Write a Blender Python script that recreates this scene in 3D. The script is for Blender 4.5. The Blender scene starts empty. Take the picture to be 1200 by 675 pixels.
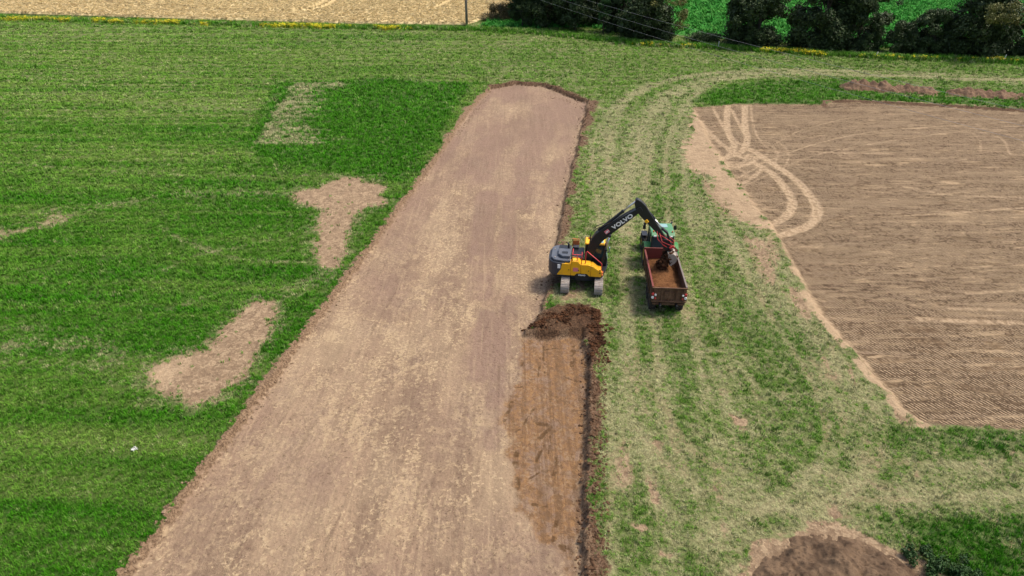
import bpy, math, random
import numpy as np
from mathutils import Vector, Matrix

random.seed(7)
RNG = np.random.default_rng(11)
scene = bpy.context.scene
COL = scene.collection
R = math.radians

# ------------------------------------------------------------------ camera
CAM_H, PITCH, FPX = 25.0, R(30.0), 800.0
cam_d = bpy.data.cameras.new('camera')
cam = bpy.data.objects.new('camera', cam_d)
COL.objects.link(cam)
cam.location = (0, 0, CAM_H)
cam.rotation_euler = (R(90) - PITCH, 0, 0)
cam_d.sensor_width = 36.0
cam_d.lens = 24.0
cam_d.clip_start = 0.5
cam_d.clip_end = 6000
scene.camera = cam

# ------------------------------------------------------------------ sky and sun
SUN_EL, SUN_AZ = R(60), R(80)          # azimuth clockwise from +Y
world = bpy.data.worlds.new('World')
scene.world = world
world.use_nodes = True
wn = world.node_tree
wn.nodes.clear()
sky = wn.nodes.new('ShaderNodeTexSky')
sky.sky_type = 'NISHITA'
sky.sun_disc = False
sky.sun_elevation = SUN_EL
sky.sun_rotation = SUN_AZ
sky.air_density = 1.0
sky.dust_density = 5.0
bg = wn.nodes.new('ShaderNodeBackground')
bg.inputs['Strength'].default_value = 0.15
wo = wn.nodes.new('ShaderNodeOutputWorld')
wn.links.new(sky.outputs[0], bg.inputs[0])
wn.links.new(bg.outputs[0], wo.inputs[0])

sun_d = bpy.data.lights.new('sun', 'SUN')
sun_d.energy = 2.7
sun_d.angle = R(11)
sun_d.color = (1.0, 0.92, 0.79)
sun = bpy.data.objects.new('sun', sun_d)
COL.objects.link(sun)
to_sun = Vector((math.cos(SUN_EL) * math.sin(SUN_AZ), math.cos(SUN_EL) * math.cos(SUN_AZ), math.sin(SUN_EL)))
sun.rotation_euler = (-to_sun).to_track_quat('-Z', 'Y').to_euler()
sun.location = to_sun * 60

vs = scene.view_settings
vs.view_transform = 'Standard'
vs.look = 'None'
vs.exposure = 0.50
vs.gamma = 1.0
vs.use_curve_mapping = False

# ------------------------------------------------------------------ survey: picture point -> point on a level plane
CP, SP = math.cos(PITCH), math.sin(PITCH)
def G(px, py, z=0.0):
    a = (px - 600.0) / FPX
    b = (337.5 - py) / FPX
    d = (CAM_H - z) / (SP - b * CP)
    return (a * d, d * (CP + b * SP))
def GP(pts, z=0.0):
    return np.array([G(p[0], p[1], z) for p in pts])
TD = math.atan2(0.153, 0.988)                     # heading of the strip, clockwise from +Y
TDX, TDY = math.sin(TD), math.cos(TD)

# ------------------------------------------------------------------ numpy noise
def _h(ix, iy, s):
    n = (ix.astype(np.int64) * 374761393 + iy.astype(np.int64) * 668265263 + s * 362437613) & 0xffffffff
    n = ((n ^ (n >> 13)) * 1274126177) & 0xffffffff
    n = ((n ^ (n >> 15)) * 2246822519) & 0xffffffff
    return ((n ^ (n >> 16)) & 0xffffff) / float(0xffffff)
def vnoise(x, y, s=0):
    x = np.asarray(x, float); y = np.asarray(y, float)
    ix = np.floor(x); iy = np.floor(y)
    fx = x - ix; fy = y - iy
    fx = fx * fx * (3 - 2 * fx); fy = fy * fy * (3 - 2 * fy)
    a = _h(ix, iy, s); b = _h(ix + 1, iy, s); c = _h(ix, iy + 1, s); d = _h(ix + 1, iy + 1, s)
    return (a * (1 - fx) + b * fx) * (1 - fy) + (c * (1 - fx) + d * fx) * fy
def fbm(x, y, s=0, o=4, g=0.5):
    t = 0; a = 1.0; n = 0
    for k in range(o):
        t = t + a * vnoise(x * 2 ** k + 17.3 * k, y * 2 ** k - 9.1 * k, s + k)
        n += a; a *= g
    return t / n
def sst(a, b, x):
    t = np.clip((x - a) / (b - a), 0, 1)
    return t * t * (3 - 2 * t)
def poly_sd(x, y, poly):
    """signed distance, positive inside"""
    d2 = np.full(x.shape, 1e18)
    ins = np.zeros(x.shape, bool)
    n = len(poly)
    for i in range(n):
        ax, ay = poly[i]; bx, by = poly[(i + 1) % n]
        ex, ey = bx - ax, by - ay
        wx, wy = x - ax, y - ay
        t = np.clip((wx * ex + wy * ey) / (ex * ex + ey * ey + 1e-12), 0, 1)
        dx, dy = wx - ex * t, wy - ey * t
        d2 = np.minimum(d2, dx * dx + dy * dy)
        c = ((ay <= y) & (by > y)) | ((by <= y) & (ay > y))
        with np.errstate(divide='ignore', invalid='ignore'):
            xi = ax + (y - ay) * ex / (ey if abs(ey) > 1e-12 else 1e-12)
        ins ^= c & (x < xi)
    d = np.sqrt(d2)
    return np.where(ins, d, -d)
def smooth_line(p, n=6):
    """Catmull-Rom through the points"""
    p = np.asarray(p, float)
    if len(p) < 3:
        return p
    q = np.vstack([2 * p[0] - p[1], p, 2 * p[-1] - p[-2]])
    out = []
    for i in range(1, len(q) - 2):
        for t in np.linspace(0, 1, n, endpoint=False):
            out.append(0.5 * ((2 * q[i]) + (q[i + 1] - q[i - 1]) * t + (2 * q[i - 1] - 5 * q[i] + 4 * q[i + 1] - q[i + 2]) * t * t
                              + (-q[i - 1] + 3 * q[i] - 3 * q[i + 1] + q[i + 2]) * t ** 3))
    out.append(p[-1])
    return np.array(out)

# ------------------------------------------------------------------ node helpers
class NT:
    def __init__(s, name):
        s.mat = bpy.data.materials.new(name)
        s.mat.use_nodes = True
        s.t = s.mat.node_tree
        s.t.nodes.clear()
        s.out = s.t.nodes.new('ShaderNodeOutputMaterial')
        s.b = s.t.nodes.new('ShaderNodeBsdfPrincipled')
        s.t.links.new(s.b.outputs[0], s.out.inputs[0])
        s._pos = None
    def n(s, typ, **kw):
        x = s.t.nodes.new(typ)
        for k, v in kw.items():
            setattr(x, k, v)
        return x
    def put(s, sock, v):
        if v is None:
            return
        if isinstance(v, bpy.types.NodeSocket):
            s.t.links.new(v, sock)
        else:
            if sock.type == 'RGBA' and len(v) == 3:
                v = (*v, 1)
            sock.default_value = v
    @property
    def pos(s):
        if s._pos is None:
            s._pos = s.n('ShaderNodeTexCoord').outputs['Object']
        return s._pos
    def mapped(s, scale, rz=0.0, loc=(0, 0, 0), vec=None):
        m = s.n('ShaderNodeMapping')
        s.put(m.inputs['Vector'], vec or s.pos)
        m.inputs['Scale'].default_value = scale
        m.inputs['Rotation'].default_value = (0, 0, rz)
        m.inputs['Location'].default_value = loc
        return m.outputs[0]
    def noise(s, scale, detail=4, rough=0.55, vec=None, dist=0.0):
        x = s.n('ShaderNodeTexNoise')
        s.put(x.inputs['Vector'], vec or s.pos)
        x.inputs['Scale'].default_value = scale
        x.inputs['Detail'].default_value = detail
        x.inputs['Roughness'].default_value = rough
        x.inputs['Distortion'].default_value = dist
        return x.outputs[0]
    def voro(s, scale, vec=None, feature='F1', out=0):
        x = s.n('ShaderNodeTexVoronoi', feature=feature)
        s.put(x.inputs['Vector'], vec or s.pos)
        x.inputs['Scale'].default_value = scale
        return x.outputs[out]
    def m(s, op, a, b=None, c=None, clamp=False):
        x = s.n('ShaderNodeMath', operation=op, use_clamp=clamp)
        s.put(x.inputs[0], a); s.put(x.inputs[1], b)
        if c is not None:
            s.put(x.inputs[2], c)
        return x.outputs[0]
    def step(s, v, lo, hi):
        x = s.n('ShaderNodeMapRange', interpolation_type='SMOOTHSTEP')
        s.put(x.inputs[0], v); s.put(x.inputs[1], lo); s.put(x.inputs[2], hi)
        return x.outputs[0]
    def mix(s, f, a, b, blend='MIX'):
        x = s.n('ShaderNodeMix', data_type='RGBA', blend_type=blend)
        s.put(x.inputs[0], f); s.put(x.inputs[6], a); s.put(x.inputs[7], b)
        return x.outputs[2]
    def attr(s, name, typ='GEOMETRY'):
        x = s.n('ShaderNodeAttribute', attribute_name=name, attribute_type=typ)
        sp = s.n('ShaderNodeSeparateColor')
        s.t.links.new(x.outputs['Color'], sp.inputs[0])
        return sp.outputs[0], sp.outputs[1], sp.outputs[2]
    def bump(s, h, dist=0.05, strength=1.0, normal=None):
        x = s.n('ShaderNodeBump')
        x.inputs['Strength'].default_value = strength
        x.inputs['Distance'].default_value = dist
        s.put(x.inputs['Height'], h)
        if normal is not None:
            s.put(x.inputs['Normal'], normal)
        return x.outputs[0]
    def fin(s, col, rough=0.9, nrm=None, spec=0.2, metal=0.0):
        s.put(s.b.inputs['Base Color'], col)
        s.put(s.b.inputs['Roughness'], rough)
        s.put(s.b.inputs['Specular IOR Level'], spec)
        s.put(s.b.inputs['Metallic'], metal)
        if nrm is not None:
            s.put(s.b.inputs['Normal'], nrm)
        return s.mat

def paint(name, c, rough=0.45, dirt=(0.16, 0.12, 0.085), amt=0.35, metal=0.0, spec=0.4, scale=3.0):
    t = NT(name)
    n = t.noise(scale, 6, 0.65)
    n2 = t.noise(scale * 7, 4, 0.6)
    f = t.m('MULTIPLY', t.step(t.m('ADD', t.m('MULTIPLY', n, 0.7), t.m('MULTIPLY', n2, 0.3)), 0.45, 0.68), amt)
    col = t.mix(f, c, dirt)
    col = t.mix(t.m('MULTIPLY', n2, 0.25), col, (c[0] * .7, c[1] * .7, c[2] * .7))
    return t.fin(col, t.m('ADD', rough, t.m('MULTIPLY', f, 0.5)), t.bump(n2, 0.004, 0.4), spec, metal)

def leafmat(name, c1, c2, tr=0.0, inst=False):
    t = NT(name)
    n = t.noise(0.9, 3, 0.6)
    oi = t.n('ShaderNodeObjectInfo').outputs['Random']
    w = t.n('ShaderNodeTexWhiteNoise')
    t.put(w.inputs['Vector'], t.n('ShaderNodeNewGeometry').outputs['True Normal'])
    f = t.m('ADD', t.m('MULTIPLY', t.step(n, 0.35, 0.68), 0.65), t.m('MULTIPLY', w.outputs[0], 0.35))
    col = t.mix(f, c1, c2)
    return t.fin(col, 0.6, None, 0.25)

# ------------------------------------------------------------------ mesh helpers
def link(o, parent=None):
    COL.objects.link(o)
    if parent is not None:
        o.parent = parent
    return o
def tag(o, label=None, cat=None, group=None, kind=None):
    if label: o['label'] = label
    if cat: o['category'] = cat
    if group: o['group'] = group
    if kind: o['kind'] = kind
    return o
def empty(name, loc, rz=0.0):
    o = bpy.data.objects.new(name, None)
    o.empty_display_size = 0.3
    o.location = loc
    o.rotation_euler = (0, 0, rz)
    return link(o)
def np_mesh(name, V, F, smooth=True):
    """V (n,3), F (m,k) with k = 3 or 4"""
    V = np.asarray(V, np.float32); F = np.asarray(F, np.int32)
    me = bpy.data.meshes.new(name)
    me.vertices.add(len(V))
    me.vertices.foreach_set('co', V.ravel())
    if len(F):
        k = F.shape[1]
        me.loops.add(F.size)
        me.loops.foreach_set('vertex_index', F.ravel())
        me.polygons.add(len(F))
        me.polygons.foreach_set('loop_start', np.arange(0, F.size, k, dtype=np.int32))
        me.polygons.foreach_set('use_smooth', np.full(len(F), smooth, bool))
    me.update(calc_edges=True)
    return me

class MB:
    """collects shapes; build() links them as one mesh object"""
    def __init__(s):
        s.v = []; s.f = []
    def add(s, V, F):
        o = len(s.v)
        s.v += [tuple(p) for p in V]
        s.f += [tuple(i + o for i in f) for f in F]
        return s
    def box(s, c, d, M=None):
        x, y, z = d[0] / 2, d[1] / 2, d[2] / 2
        V = [Vector((i * x, j * y, k * z)) for i in (-1, 1) for j in (-1, 1) for k in (-1, 1)]
        if M is not None:
            V = [M @ p for p in V]
        V = [p + Vector(c) for p in V]
        return s.add(V, [(0, 1, 3, 2), (4, 6, 7, 5), (0, 4, 5, 1), (2, 3, 7, 6), (0, 2, 6, 4), (1, 5, 7, 3)])
    def tube(s, pts, r, n=8, cap=True):
        pts = [Vector(p) for p in pts]
        rs = r if isinstance(r, (list, tuple)) else [r] * len(pts)
        rings = []
        for i, p in enumerate(pts):
            d = (pts[min(i + 1, len(pts) - 1)] - pts[max(i - 1, 0)]).normalized()
            a = d.cross(Vector((0, 0, 1)) if abs(d.z) < 0.9 else Vector((1, 0, 0))).normalized()
            b = d.cross(a)
            rings.append([p + (a * math.cos(2 * math.pi * k / n) + b * math.sin(2 * math.pi * k / n)) * rs[i] for k in range(n)])
        V = [q for rg in rings for q in rg]
        F = []
        for i in range(len(pts) - 1):
            for k in range(n):
                F.append((i * n + k, i * n + (k + 1) % n, (i + 1) * n + (k + 1) % n, (i + 1) * n + k))
        if cap:
            F.append(tuple(range(n))[::-1])
            F.append(tuple((len(pts) - 1) * n + k for k in range(n)))
        return s.add(V, F)
    def prism(s, prof, a, b, axis='y'):
        """profile (u, w) swept along axis from a to b; axis y: (x,z), axis z: (x,y), axis x: (y,z)"""
        mk = {'y': lambda u, w, t: (u, t, w), 'z': lambda u, w, t: (u, w, t), 'x': lambda u, w, t: (t, u, w)}[axis]
        n = len(prof)
        V = [mk(u, w, a) for u, w in prof] + [mk(u, w, b) for u, w in prof]
        F = [(i, (i + 1) % n, n + (i + 1) % n, n + i) for i in range(n)]
        F += [tuple(range(n))[::-1], tuple(range(n, 2 * n))]
        return s.add(V, F)
    def lathe(s, prof, n=24, axis='x', c=(0, 0, 0)):
        """profile of (t along axis, radius), closed ring"""
        m = len(prof)
        V = []
        for k in range(n):
            a = 2 * math.pi * k / n
            for t, r in prof:
                q = {'x': (t, r * math.cos(a), r * math.sin(a)), 'y': (r * math.cos(a), t, r * math.sin(a)), 'z': (r * math.cos(a), r * math.sin(a), t)}[axis]
                V.append((q[0] + c[0], q[1] + c[1], q[2] + c[2]))
        F = []
        for k in range(n):
            for i in range(m - 1):
                F.append((k * m + i, k * m + i + 1, ((k + 1) % n) * m + i + 1, ((k + 1) % n) * m + i))
        return s.add(V, F)
    def build(s, name, mat, parent=None, bevel=0.0, smooth=False, segs=2):
        me = bpy.data.meshes.new(name)
        me.from_pydata([tuple(v) for v in s.v], [], s.f)
        me.update()
        import bmesh
        bm = bmesh.new(); bm.from_mesh(me)
        bmesh.ops.recalc_face_normals(bm, faces=bm.faces)
        bm.to_mesh(me); bm.free()
        me.materials.append(mat)
        o = bpy.data.objects.new(name, me)
        link(o, parent)
        if smooth:
            me.polygons.foreach_set('use_smooth', np.ones(len(me.polygons), bool))
        if bevel:
            b = o.modifiers.new('bevel', 'BEVEL')
            b.width = bevel; b.segments = segs; b.limit_method = 'ANGLE'; b.angle_limit = R(35)
        return o

# ================================================================== GROUND
NC = 800
def rows():
    y = 12.0; out = [y]
    while y < 290:
        if y < 30: s = 0.075
        elif y < 60: s = 0.075 + (y - 30) / 30 * 0.075
        elif y < 130: s = 0.15 + (y - 60) / 70 * 0.25
        else: s = 0.4 + (y - 130) / 100 * 0.55
        y += s; out.append(y)
    return np.array(out)
YR = rows(); NR = len(YR)
UC = np.linspace(-1, 1, NC)
def half(y): return 0.75 * y + 14.0
YY = np.repeat(YR[:, None], NC, 1)
XX = UC[None, :] * half(YY)

TRENCH = GP([(60, 777), (137, 677), (240, 541), (330, 421), (430, 290), (500, 196), (548, 128), (575, 101), (605, 96), (640, 99), (690, 119),
             (678, 170), (665, 230), (652, 300), (642, 345), (636, 366), (627, 379), (618, 387), (650, 387), (687, 383), (692, 420), (691, 520), (689, 675), (686, 800)])
FRESH = GP([(612, 388), (690, 384), (694, 420), (693, 520), (692, 640), (690, 720), (668, 720), (650, 660), (622, 625), (604, 592), (597, 530), (590, 490), (604, 440)])
FIELD = GP([(812, 126), (870, 121), (968, 122), (974, 117), (1080, 121), (1200, 128), (1400, 138), (1700, 545), (1400, 520), (1200, 503), (1120, 499), (1082, 496), (1060, 478), (1036, 455), (1002, 412),
            (955, 362), (942, 335), (918, 290), (902, 262), (880, 235), (850, 195), (828, 160)])
BEIGE = GP([(815, 128), (832, 150), (850, 185), (882, 226), (908, 264), (890, 268), (862, 250), (842, 232), (838, 214), (815, 200), (798, 178), (806, 155)])
PATCH1 = GP([(341, 230), (352, 222), (372, 220), (388, 214), (400, 208), (418, 208), (432, 214), (454, 219), (446, 228), (453, 238), (428, 243), (416, 252), (410, 276), (399, 312), (376, 316), (369, 292), (374, 262), (377, 246), (352, 238)])
PATCH2 = GP([(174, 441), (186, 424), (215, 414), (238, 411), (262, 385), (284, 360), (305, 352), (320, 354), (323, 374), (309, 400), (297, 432), (275, 453), (250, 467), (226, 474), (205, 464), (180, 457)])
LUSH1 = GP([(322, 97), (440, 92), (556, 97), (530, 135), (495, 190), (470, 215), (300, 185), (288, 170)])
DRY1 = GP([(340, 97), (428, 96), (430, 104), (385, 112), (352, 126), (360, 140), (395, 152), (416, 167), (298, 169)])
WHEAT = GP([(-400, 6), (0, 17), (200, 23), (400, 29), (545, 31), (560, 27), (600, 10), (640, -30), (-500, -60)])
CROP = GP([(560, 33), (600, 12), (640, -32), (760, -60), (1900, -45), (1800, 100), (1400, 75), (1200, 62), (1000, 55), (860, 47), (770, 40), (690, 33)])
MOUND_C = G(1002, 716)

# ---- the masks of what grows or lies where
def masks(x, y):
    M = {}
    wob = (fbm(x * 0.9, y * 0.9, 3, 3) - 0.5)
    fine = (fbm(x * 5, y * 5, 5, 3) - 0.5)
    al = x * TDX + y * TDY                       # along the strip
    ac = x * TDY - y * TDX                       # across it
    sdT = poly_sd(x, y, TRENCH) + wob * 0.36 + fine * 0.18
    M['sdT'] = sdT
    M['strip'] = sst(-0.05, 0.25, sdT)
    sdF = poly_sd(x, y, FRESH) + wob * 1.5 - .9 * sst(24, 18.5, y) + fine * 0.25
    M['fresh'] = sst(-0.5, 0.6, sdF) * (sdT > -0.8)
    sdS = poly_sd(x, y, FIELD) + wob * 0.55 + fine * 0.2
    M['sdS'] = sdS
    M['field'] = sst(-0.6, 0.6, sdS + .5 * fine)
    sdB = poly_sd(x, y, BEIGE) + wob * 2.0 + fine * 0.8 + (fbm(x * 0.45, y * 1.7, 8, 3) - 0.5) * 2.2
    soil = sst(-0.2, 0.4, sdB)
    for P in (PATCH1, PATCH2):
        sd = poly_sd(x, y, P) + wob * 0.8 + fine * 0.9
        soil = np.maximum(soil, sst(-0.75, 0.6, sd))
    M['patch'] = soil.copy()
    halo = np.zeros(x.shape)
    for P in (PATCH1, PATCH2):
        halo = np.maximum(halo, sst(-1.6, 0.1, poly_sd(x, y, P) + wob * 2.2 + fine))

    def stroke(pts, w, soft=0.5, z=0.0, n=6):
        L = smooth_line(GP(pts, z), n)
        lo = L.min(0) - w - 1; hi = L.max(0) + w + 1
        out = np.zeros(x.shape)
        sel = (x > lo[0]) & (x < hi[0]) & (y > lo[1]) & (y < hi[1])
        if not sel.any():
            return out
        xs, ys = x[sel], y[sel]
        d2 = np.full(xs.shape, 1e18)
        for i in range(len(L) - 1):
            ax, ay = L[i]; ex, ey = L[i + 1] - L[i]
            t = np.clip(((xs - ax) * ex + (ys - ay) * ey) / (ex * ex + ey * ey + 1e-12), 0, 1)
            d2 = np.minimum(d2, (xs - ax - ex * t) ** 2 + (ys - ay - ey * t) ** 2)
        d = np.sqrt(d2)
        out[sel] = 1 - sst(w * (1 - soft), w, d)
        return out

    # ---- grass: mown streaks run across, so stretch along x
    streak = fbm(x * 0.05, y * 0.75 + x * 0.03, 21, 4, 0.6)
    patchy = fbm(x * 0.16, y * 0.22, 25, 4)
    clump = fbm(x * 0.9, y * 1.1, 31, 3)
    # left field
    mow = vnoise(x * .02 + 3, (y - x * .02) * 1.5, 27) - .5
    far = sst(45, 105, y)
    speck = fbm(x * 2.6, y * 3.0, 35, 3) - 0.5
    dryL = 0.04 + 0.28 * far + 0.85 * (streak - 0.5) * (0.75 + 0.25 * far) + 0.35 * (patchy - 0.5) + 0.35 * (clump - 0.5) + 0.5 * speck + .35 * mow
    lushL = 0.74 - 0.42 * far + 1.1 * (0.5 - streak) + 0.9 * (patchy - 0.5) + 0.5 * speck - .45 * mow
    lushL = lushL - .55 * np.clip(dryL, 0, 1); dryL = dryL * (.26 + .22 * far)
    sdl = poly_sd(x, y, LUSH1) + wob * 1.2
    L1 = sst(-0.8, 1.2, sdl)
    dryL = dryL * (1 - 0.85 * L1); lushL = lushL * (1 - L1) + L1 * (0.95 + 0.3 * (streak - 0.5))
    (ex0_, ey0_), (ex1_, ey1_) = G(343, 97), G(298, 169)
    dxe = x - (ex0_ + (y - ey0_) * (ex1_ - ex0_) / (ey1_ - ey0_))
    iny = sst(ey1_ - .5, ey1_ + .3, y + wob) * sst(ey0_ + .5, ey0_ - .3, y + wob)
    ends = 4.5 * np.exp(-((y - ey0_) / 3.0) ** 2) + 5.0 * np.exp(-((y - ey1_) / 3.5) ** 2)
    d1 = iny * sst(-.2, .3, dxe + wob) * (1 - sst(2.5, 7.0, dxe - ends + (fbm(x * .35, y * 1.6, 44, 3) - .5) * 9))
    dryL = np.maximum(dryL, d1 * (0.60 + 0.8 * (clump - 0.5) + 1.2 * speck))
    for pts, w, a in (([(60, 250), (160, 236), (260, 226), (345, 226)], 1.8, .25), ([(170, 330), (230, 300), (300, 285), (372, 262)], 0.6, .2), ([(190, 268), (240, 292), (300, 306), (372, 306)], .6, .28),
                      ([(385, 318), (350, 335), (312, 356)], 1.3, .4), ([(398, 318), (365, 338), (325, 352)], .9, .35), ([(0, 405), (80, 402), (150, 425), (185, 430)], 1.9, .26), ([(0, 425), (90, 430), (180, 455)], 1.1, .22),
                      ([(225, 180), (300, 170), (330, 95)], .5, .2), ([(0, 95), (250, 92), (540, 96)], .7, .18), ([(0, 190), (200, 205), (450, 205)], .6, .18), ([(250, 345), (140, 380), (0, 385)], .5, .2)):
        dryL = np.maximum(dryL, stroke(pts, w, 1.0) * (a + .7 * (clump - .5) + .8 * speck))
    dryL = np.maximum(dryL, halo * (.32 + .6 * (clump - .5) + .9 * speck))
    st = stroke([(-40, 290), (10, 270), (55, 256)], 4.2, .9) * sst(0.38, 0.60, fbm(x * .35, y * .5, 61, 4))
    soil = np.maximum(soil, st * 0.62); dryL = np.maximum(dryL, st * .5)
    # right field: trampled, streaked along the haul line
    sR = fbm(al * 0.09, ac * 1.1, 71, 4, 0.6)
    pR = fbm(x * 0.12, y * 0.17, 75, 4)
    near = sst(34, 24, y)
    sR2 = fbm(al * 0.035, ac * 2.4, 73, 2, 0.6)
    dryR = 0.45 + 0.5 * (sR - 0.5) * (1 - 0.6 * near) + 0.5 * (sR2 - .5) * (1 - 0.6 * near) + 0.40 * (pR - 0.5) + 0.35 * (clump - 0.5) + 1.0 * speck
    arc = fbm(np.hypot(x - 22, y - 45) * 0.9, np.arctan2(y - 45, x - 22) * 4, 78, 4)
    dryR = dryR + near * (0.9 * (arc - 0.5))
    soilR = sst(0.62, 0.78, 0.6 * fbm(x * 0.35, y * 0.45, 81, 4) + 0.4 * sR) * 0.8
    lushR = np.full(x.shape, 0.22) + 0.6 * (0.5 - sR) + .3 * (pR - .5)
    road = np.zeros(x.shape)
    for pts, w, a in (([(1300, 104), (1200, 97), (1050, 89), (900, 86), (830, 95), (785, 112), (757, 145), (742, 195), (735, 240)], 3.2, .85),
                      ([(1300, 100), (1200, 93), (1050, 85), (900, 82), (820, 88), (765, 100), (728, 122), (712, 160)], 2.2, .75),
                      ([(1200, 95), (1000, 88), (860, 92), (815, 110), (795, 150), (800, 210), (822, 265), (860, 330), (905, 395), (960, 445), (995, 500), (985, 545), (940, 590)], 1.6, .72),
                      ([(785, 120), (772, 165), (775, 220), (790, 280), (808, 350)], .8, .62), ([(712, 150), (708, 200), (718, 240), (728, 270)], .6, .85),
                      ([(800, 190), (825, 240), (850, 275), (885, 325), (930, 385), (975, 440)], 1.5, .9), ([(860, 290), (900, 340), (950, 400), (1000, 450), (1045, 485)], 1.2, .85),
                      ([(700, 470), (760, 530), (850, 580), (960, 600), (1100, 590), (1250, 580)], 1.7, .75), ([(720, 560), (800, 600), (900, 630), (960, 620)], 1.2, .8),
                      ([(800, 640), (860, 610), (940, 580), (1060, 560), (1250, 555)], 1.0, .7), ([(735, 400), (745, 450), (790, 510), (860, 555)], .8, .6),
                      ([(700, 125), (760, 150), (800, 185)], 1.0, .7), ([(830, 150), (800, 130), (760, 120)], .8, .6)):
        s_ = stroke(pts, w, 0.9)
        dryR = dryR + s_ * np.clip(a - dryR, 0, 1) * (.75 + 1.2 * (sR - .5) + 1.0 * speck)
        road = np.maximum(road, s_)
    for c, rx, ry, a in (((820, 210), 3.5, 4, .4), ((828, 312), 2.2, 5, .5), ((900, 410), 4.5, 3.5, .38), ((955, 505), 3, 1.6, .5), ((770, 235), 2.0, 5, .35), ((730, 620), 2.2, 2, .35), ((850, 375), 3, 3, .3),
                         ((722, 300), 1.5, 4, .3), ((1120, 515), 4, .7, .9), ((1180, 520), 4, .9, .9), ((965, 360), 1.0, 2.2, .9), ((985, 395), .8, 2, .9), ((945, 395), .7, 2.2, .8)):
        gx, gy = G(*c)
        e = np.exp(-(((x - gx) / rx) ** 2 + ((y - gy) / ry) ** 2))
        dryR = dryR - .7 * a * e; lushR = lushR + .4 * a * e; soilR = soilR * (1 - e)
    dryR = np.maximum(dryR, .31 + .8 * speck)
    # wheel lines, in pairs
    def offs(L, d):
        tg = np.gradient(L, axis=0); tg /= np.linalg.norm(tg, axis=1)[:, None]
        return L + np.stack([tg[:, 1], -tg[:, 0]], -1) * d
    for pts, a in (([(830, 100), (790, 118), (765, 145), (748, 200), (742, 260), (745, 330), (752, 420), (770, 520), (800, 600), (830, 700)], .30), ([(860, 98), (815, 115), (796, 150), (790, 210), (800, 280), (815, 350), (835, 420), (860, 500), (900, 560), (980, 600), (1100, 603), (1250, 600)], .34),
                   ([(840, 215), (880, 300), (920, 370), (960, 430), (985, 480), (990, 530), (960, 580), (900, 620), (840, 650)], .34), ([(700, 150), (712, 240), (722, 330), (728, 430), (740, 530), (745, 690)], .28),
                   ([(740, 450), (790, 530), (870, 575), (960, 570), (1003, 535), (1008, 490), (980, 440)], .26), ([(780, 110), (730, 130), (705, 165), (700, 220)], .26), ([(1250, 560), (1100, 560), (980, 545), (900, 500), (850, 430), (825, 350), (815, 280)], .26), ([(770, 160), (772, 230), (768, 300)], .25)):
        L = smooth_line(GP(pts), 8)
        for d in (-.95, .95):
            Lo = offs(L, d); d2 = np.full(x.shape, 1e9)
            lo = Lo.min(0) - 1; hi = Lo.max(0) + 1
            sel = (x > lo[0]) & (x < hi[0]) & (y > lo[1]) & (y < hi[1])
            xs, ys = x[sel], y[sel]; dd = np.full(xs.shape, 1e9)
            for i in range(len(Lo) - 1):
                ax, ay = Lo[i]; ex, ey = Lo[i + 1] - Lo[i]
                t_ = np.clip(((xs - ax) * ex + (ys - ay) * ey) / (ex * ex + ey * ey + 1e-12), 0, 1)
                dd = np.minimum(dd, (xs - ax - ex * t_) ** 2 + (ys - ay - ey * t_) ** 2)
            ln = np.zeros(x.shape); ln[sel] = 1 - sst(.12, .42, np.sqrt(dd))
            dryR = dryR + ln * a * .62 * (.2 + 1.4 * fbm(x * .4, y * .4, 151, 2)); lushR = lushR * (1 - .5 * ln); soilR = np.maximum(soilR, ln * .38 * sst(.5, .65, fbm(x * .35, y * .35, 153, 3)))
    # far belt towards the hedge
    belt = sst(80, 92, y)
    dryR = dryR * (1 - belt) + belt * np.maximum(0.26 + 0.5 * (streak - 0.5) + 0.2 * (clump - .5), road * (0.55 + 1.0 * (fbm(x * .08, y * 1.6, 37, 3) - .3)))
    soilR = soilR * (1 - belt)
    gl = sst(-1.0, 0.8, poly_sd(x, y, GP([(812, 119), (840, 104), (880, 96), (985, 94), (1090, 104), (1300, 113), (1300, 132), (1200, 127), (975, 116), (965, 122), (840, 124)])) + wob * 1.4)
    dryR = dryR * (1 - gl) + gl * (0.08 + .5 * (streak - .5)); lushR = lushR * (1 - gl) + gl * 0.8; soilR *= (1 - gl)
    for pts, w in (([(1040, 111), (1120, 113), (1200, 116), (1280, 119)], .35), ([(985, 116), (1080, 120), (1200, 126)], .35), ([(1100, 108), (1200, 112)], .4)):
        soilR = np.maximum(soilR, stroke(pts, w, .6) * .8)
    # rank grass by the mound
    gm = sst(-1.0, 0.6, poly_sd(x, y, GP([(1050, 622), (1110, 615), (1330, 612), (1400, 760), (1150, 760)])) + wob * 1.0)
    dryR = dryR * (1 - gm) + gm * (0.1 + .5 * (clump - .5)); lushR = lushR * (1 - gm) + gm; soilR *= (1 - gm)
    # bare spots and the edge of the stripped field
    for c, rx, ry, a in (((868, 494), .55, .45, 1.), ((752, 618), .5, .35, 1), ((765, 575), .35, 1.1, .9), ((735, 265), .4, 1.5, .6), ((745, 455), .4, 1.2, .6), ((700, 282), .7, .9, .7), ((770, 520), .4, .6, .7), ((690, 210), .6, 2.5, .5)):
        gx, gy = G(*c)
        e = np.exp(-(((x - gx) / rx) ** 2 + ((y - gy) / ry) ** 2) * 1.2)
        soilR = np.maximum(soilR, sst(.30, .75, e * a + (clump - .5) * .9 + speck * .9) * a)
    edge = stroke([(902, 262), (925, 300), (945, 345), (975, 385), (1005, 420), (1035, 457), (1058, 480), (1082, 497)], 0.55, .5)
    soilR = np.maximum(soilR, edge * 0.95 * sst(.38, .58, fbm(x * .8, y * .8, 91, 4)))
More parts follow.
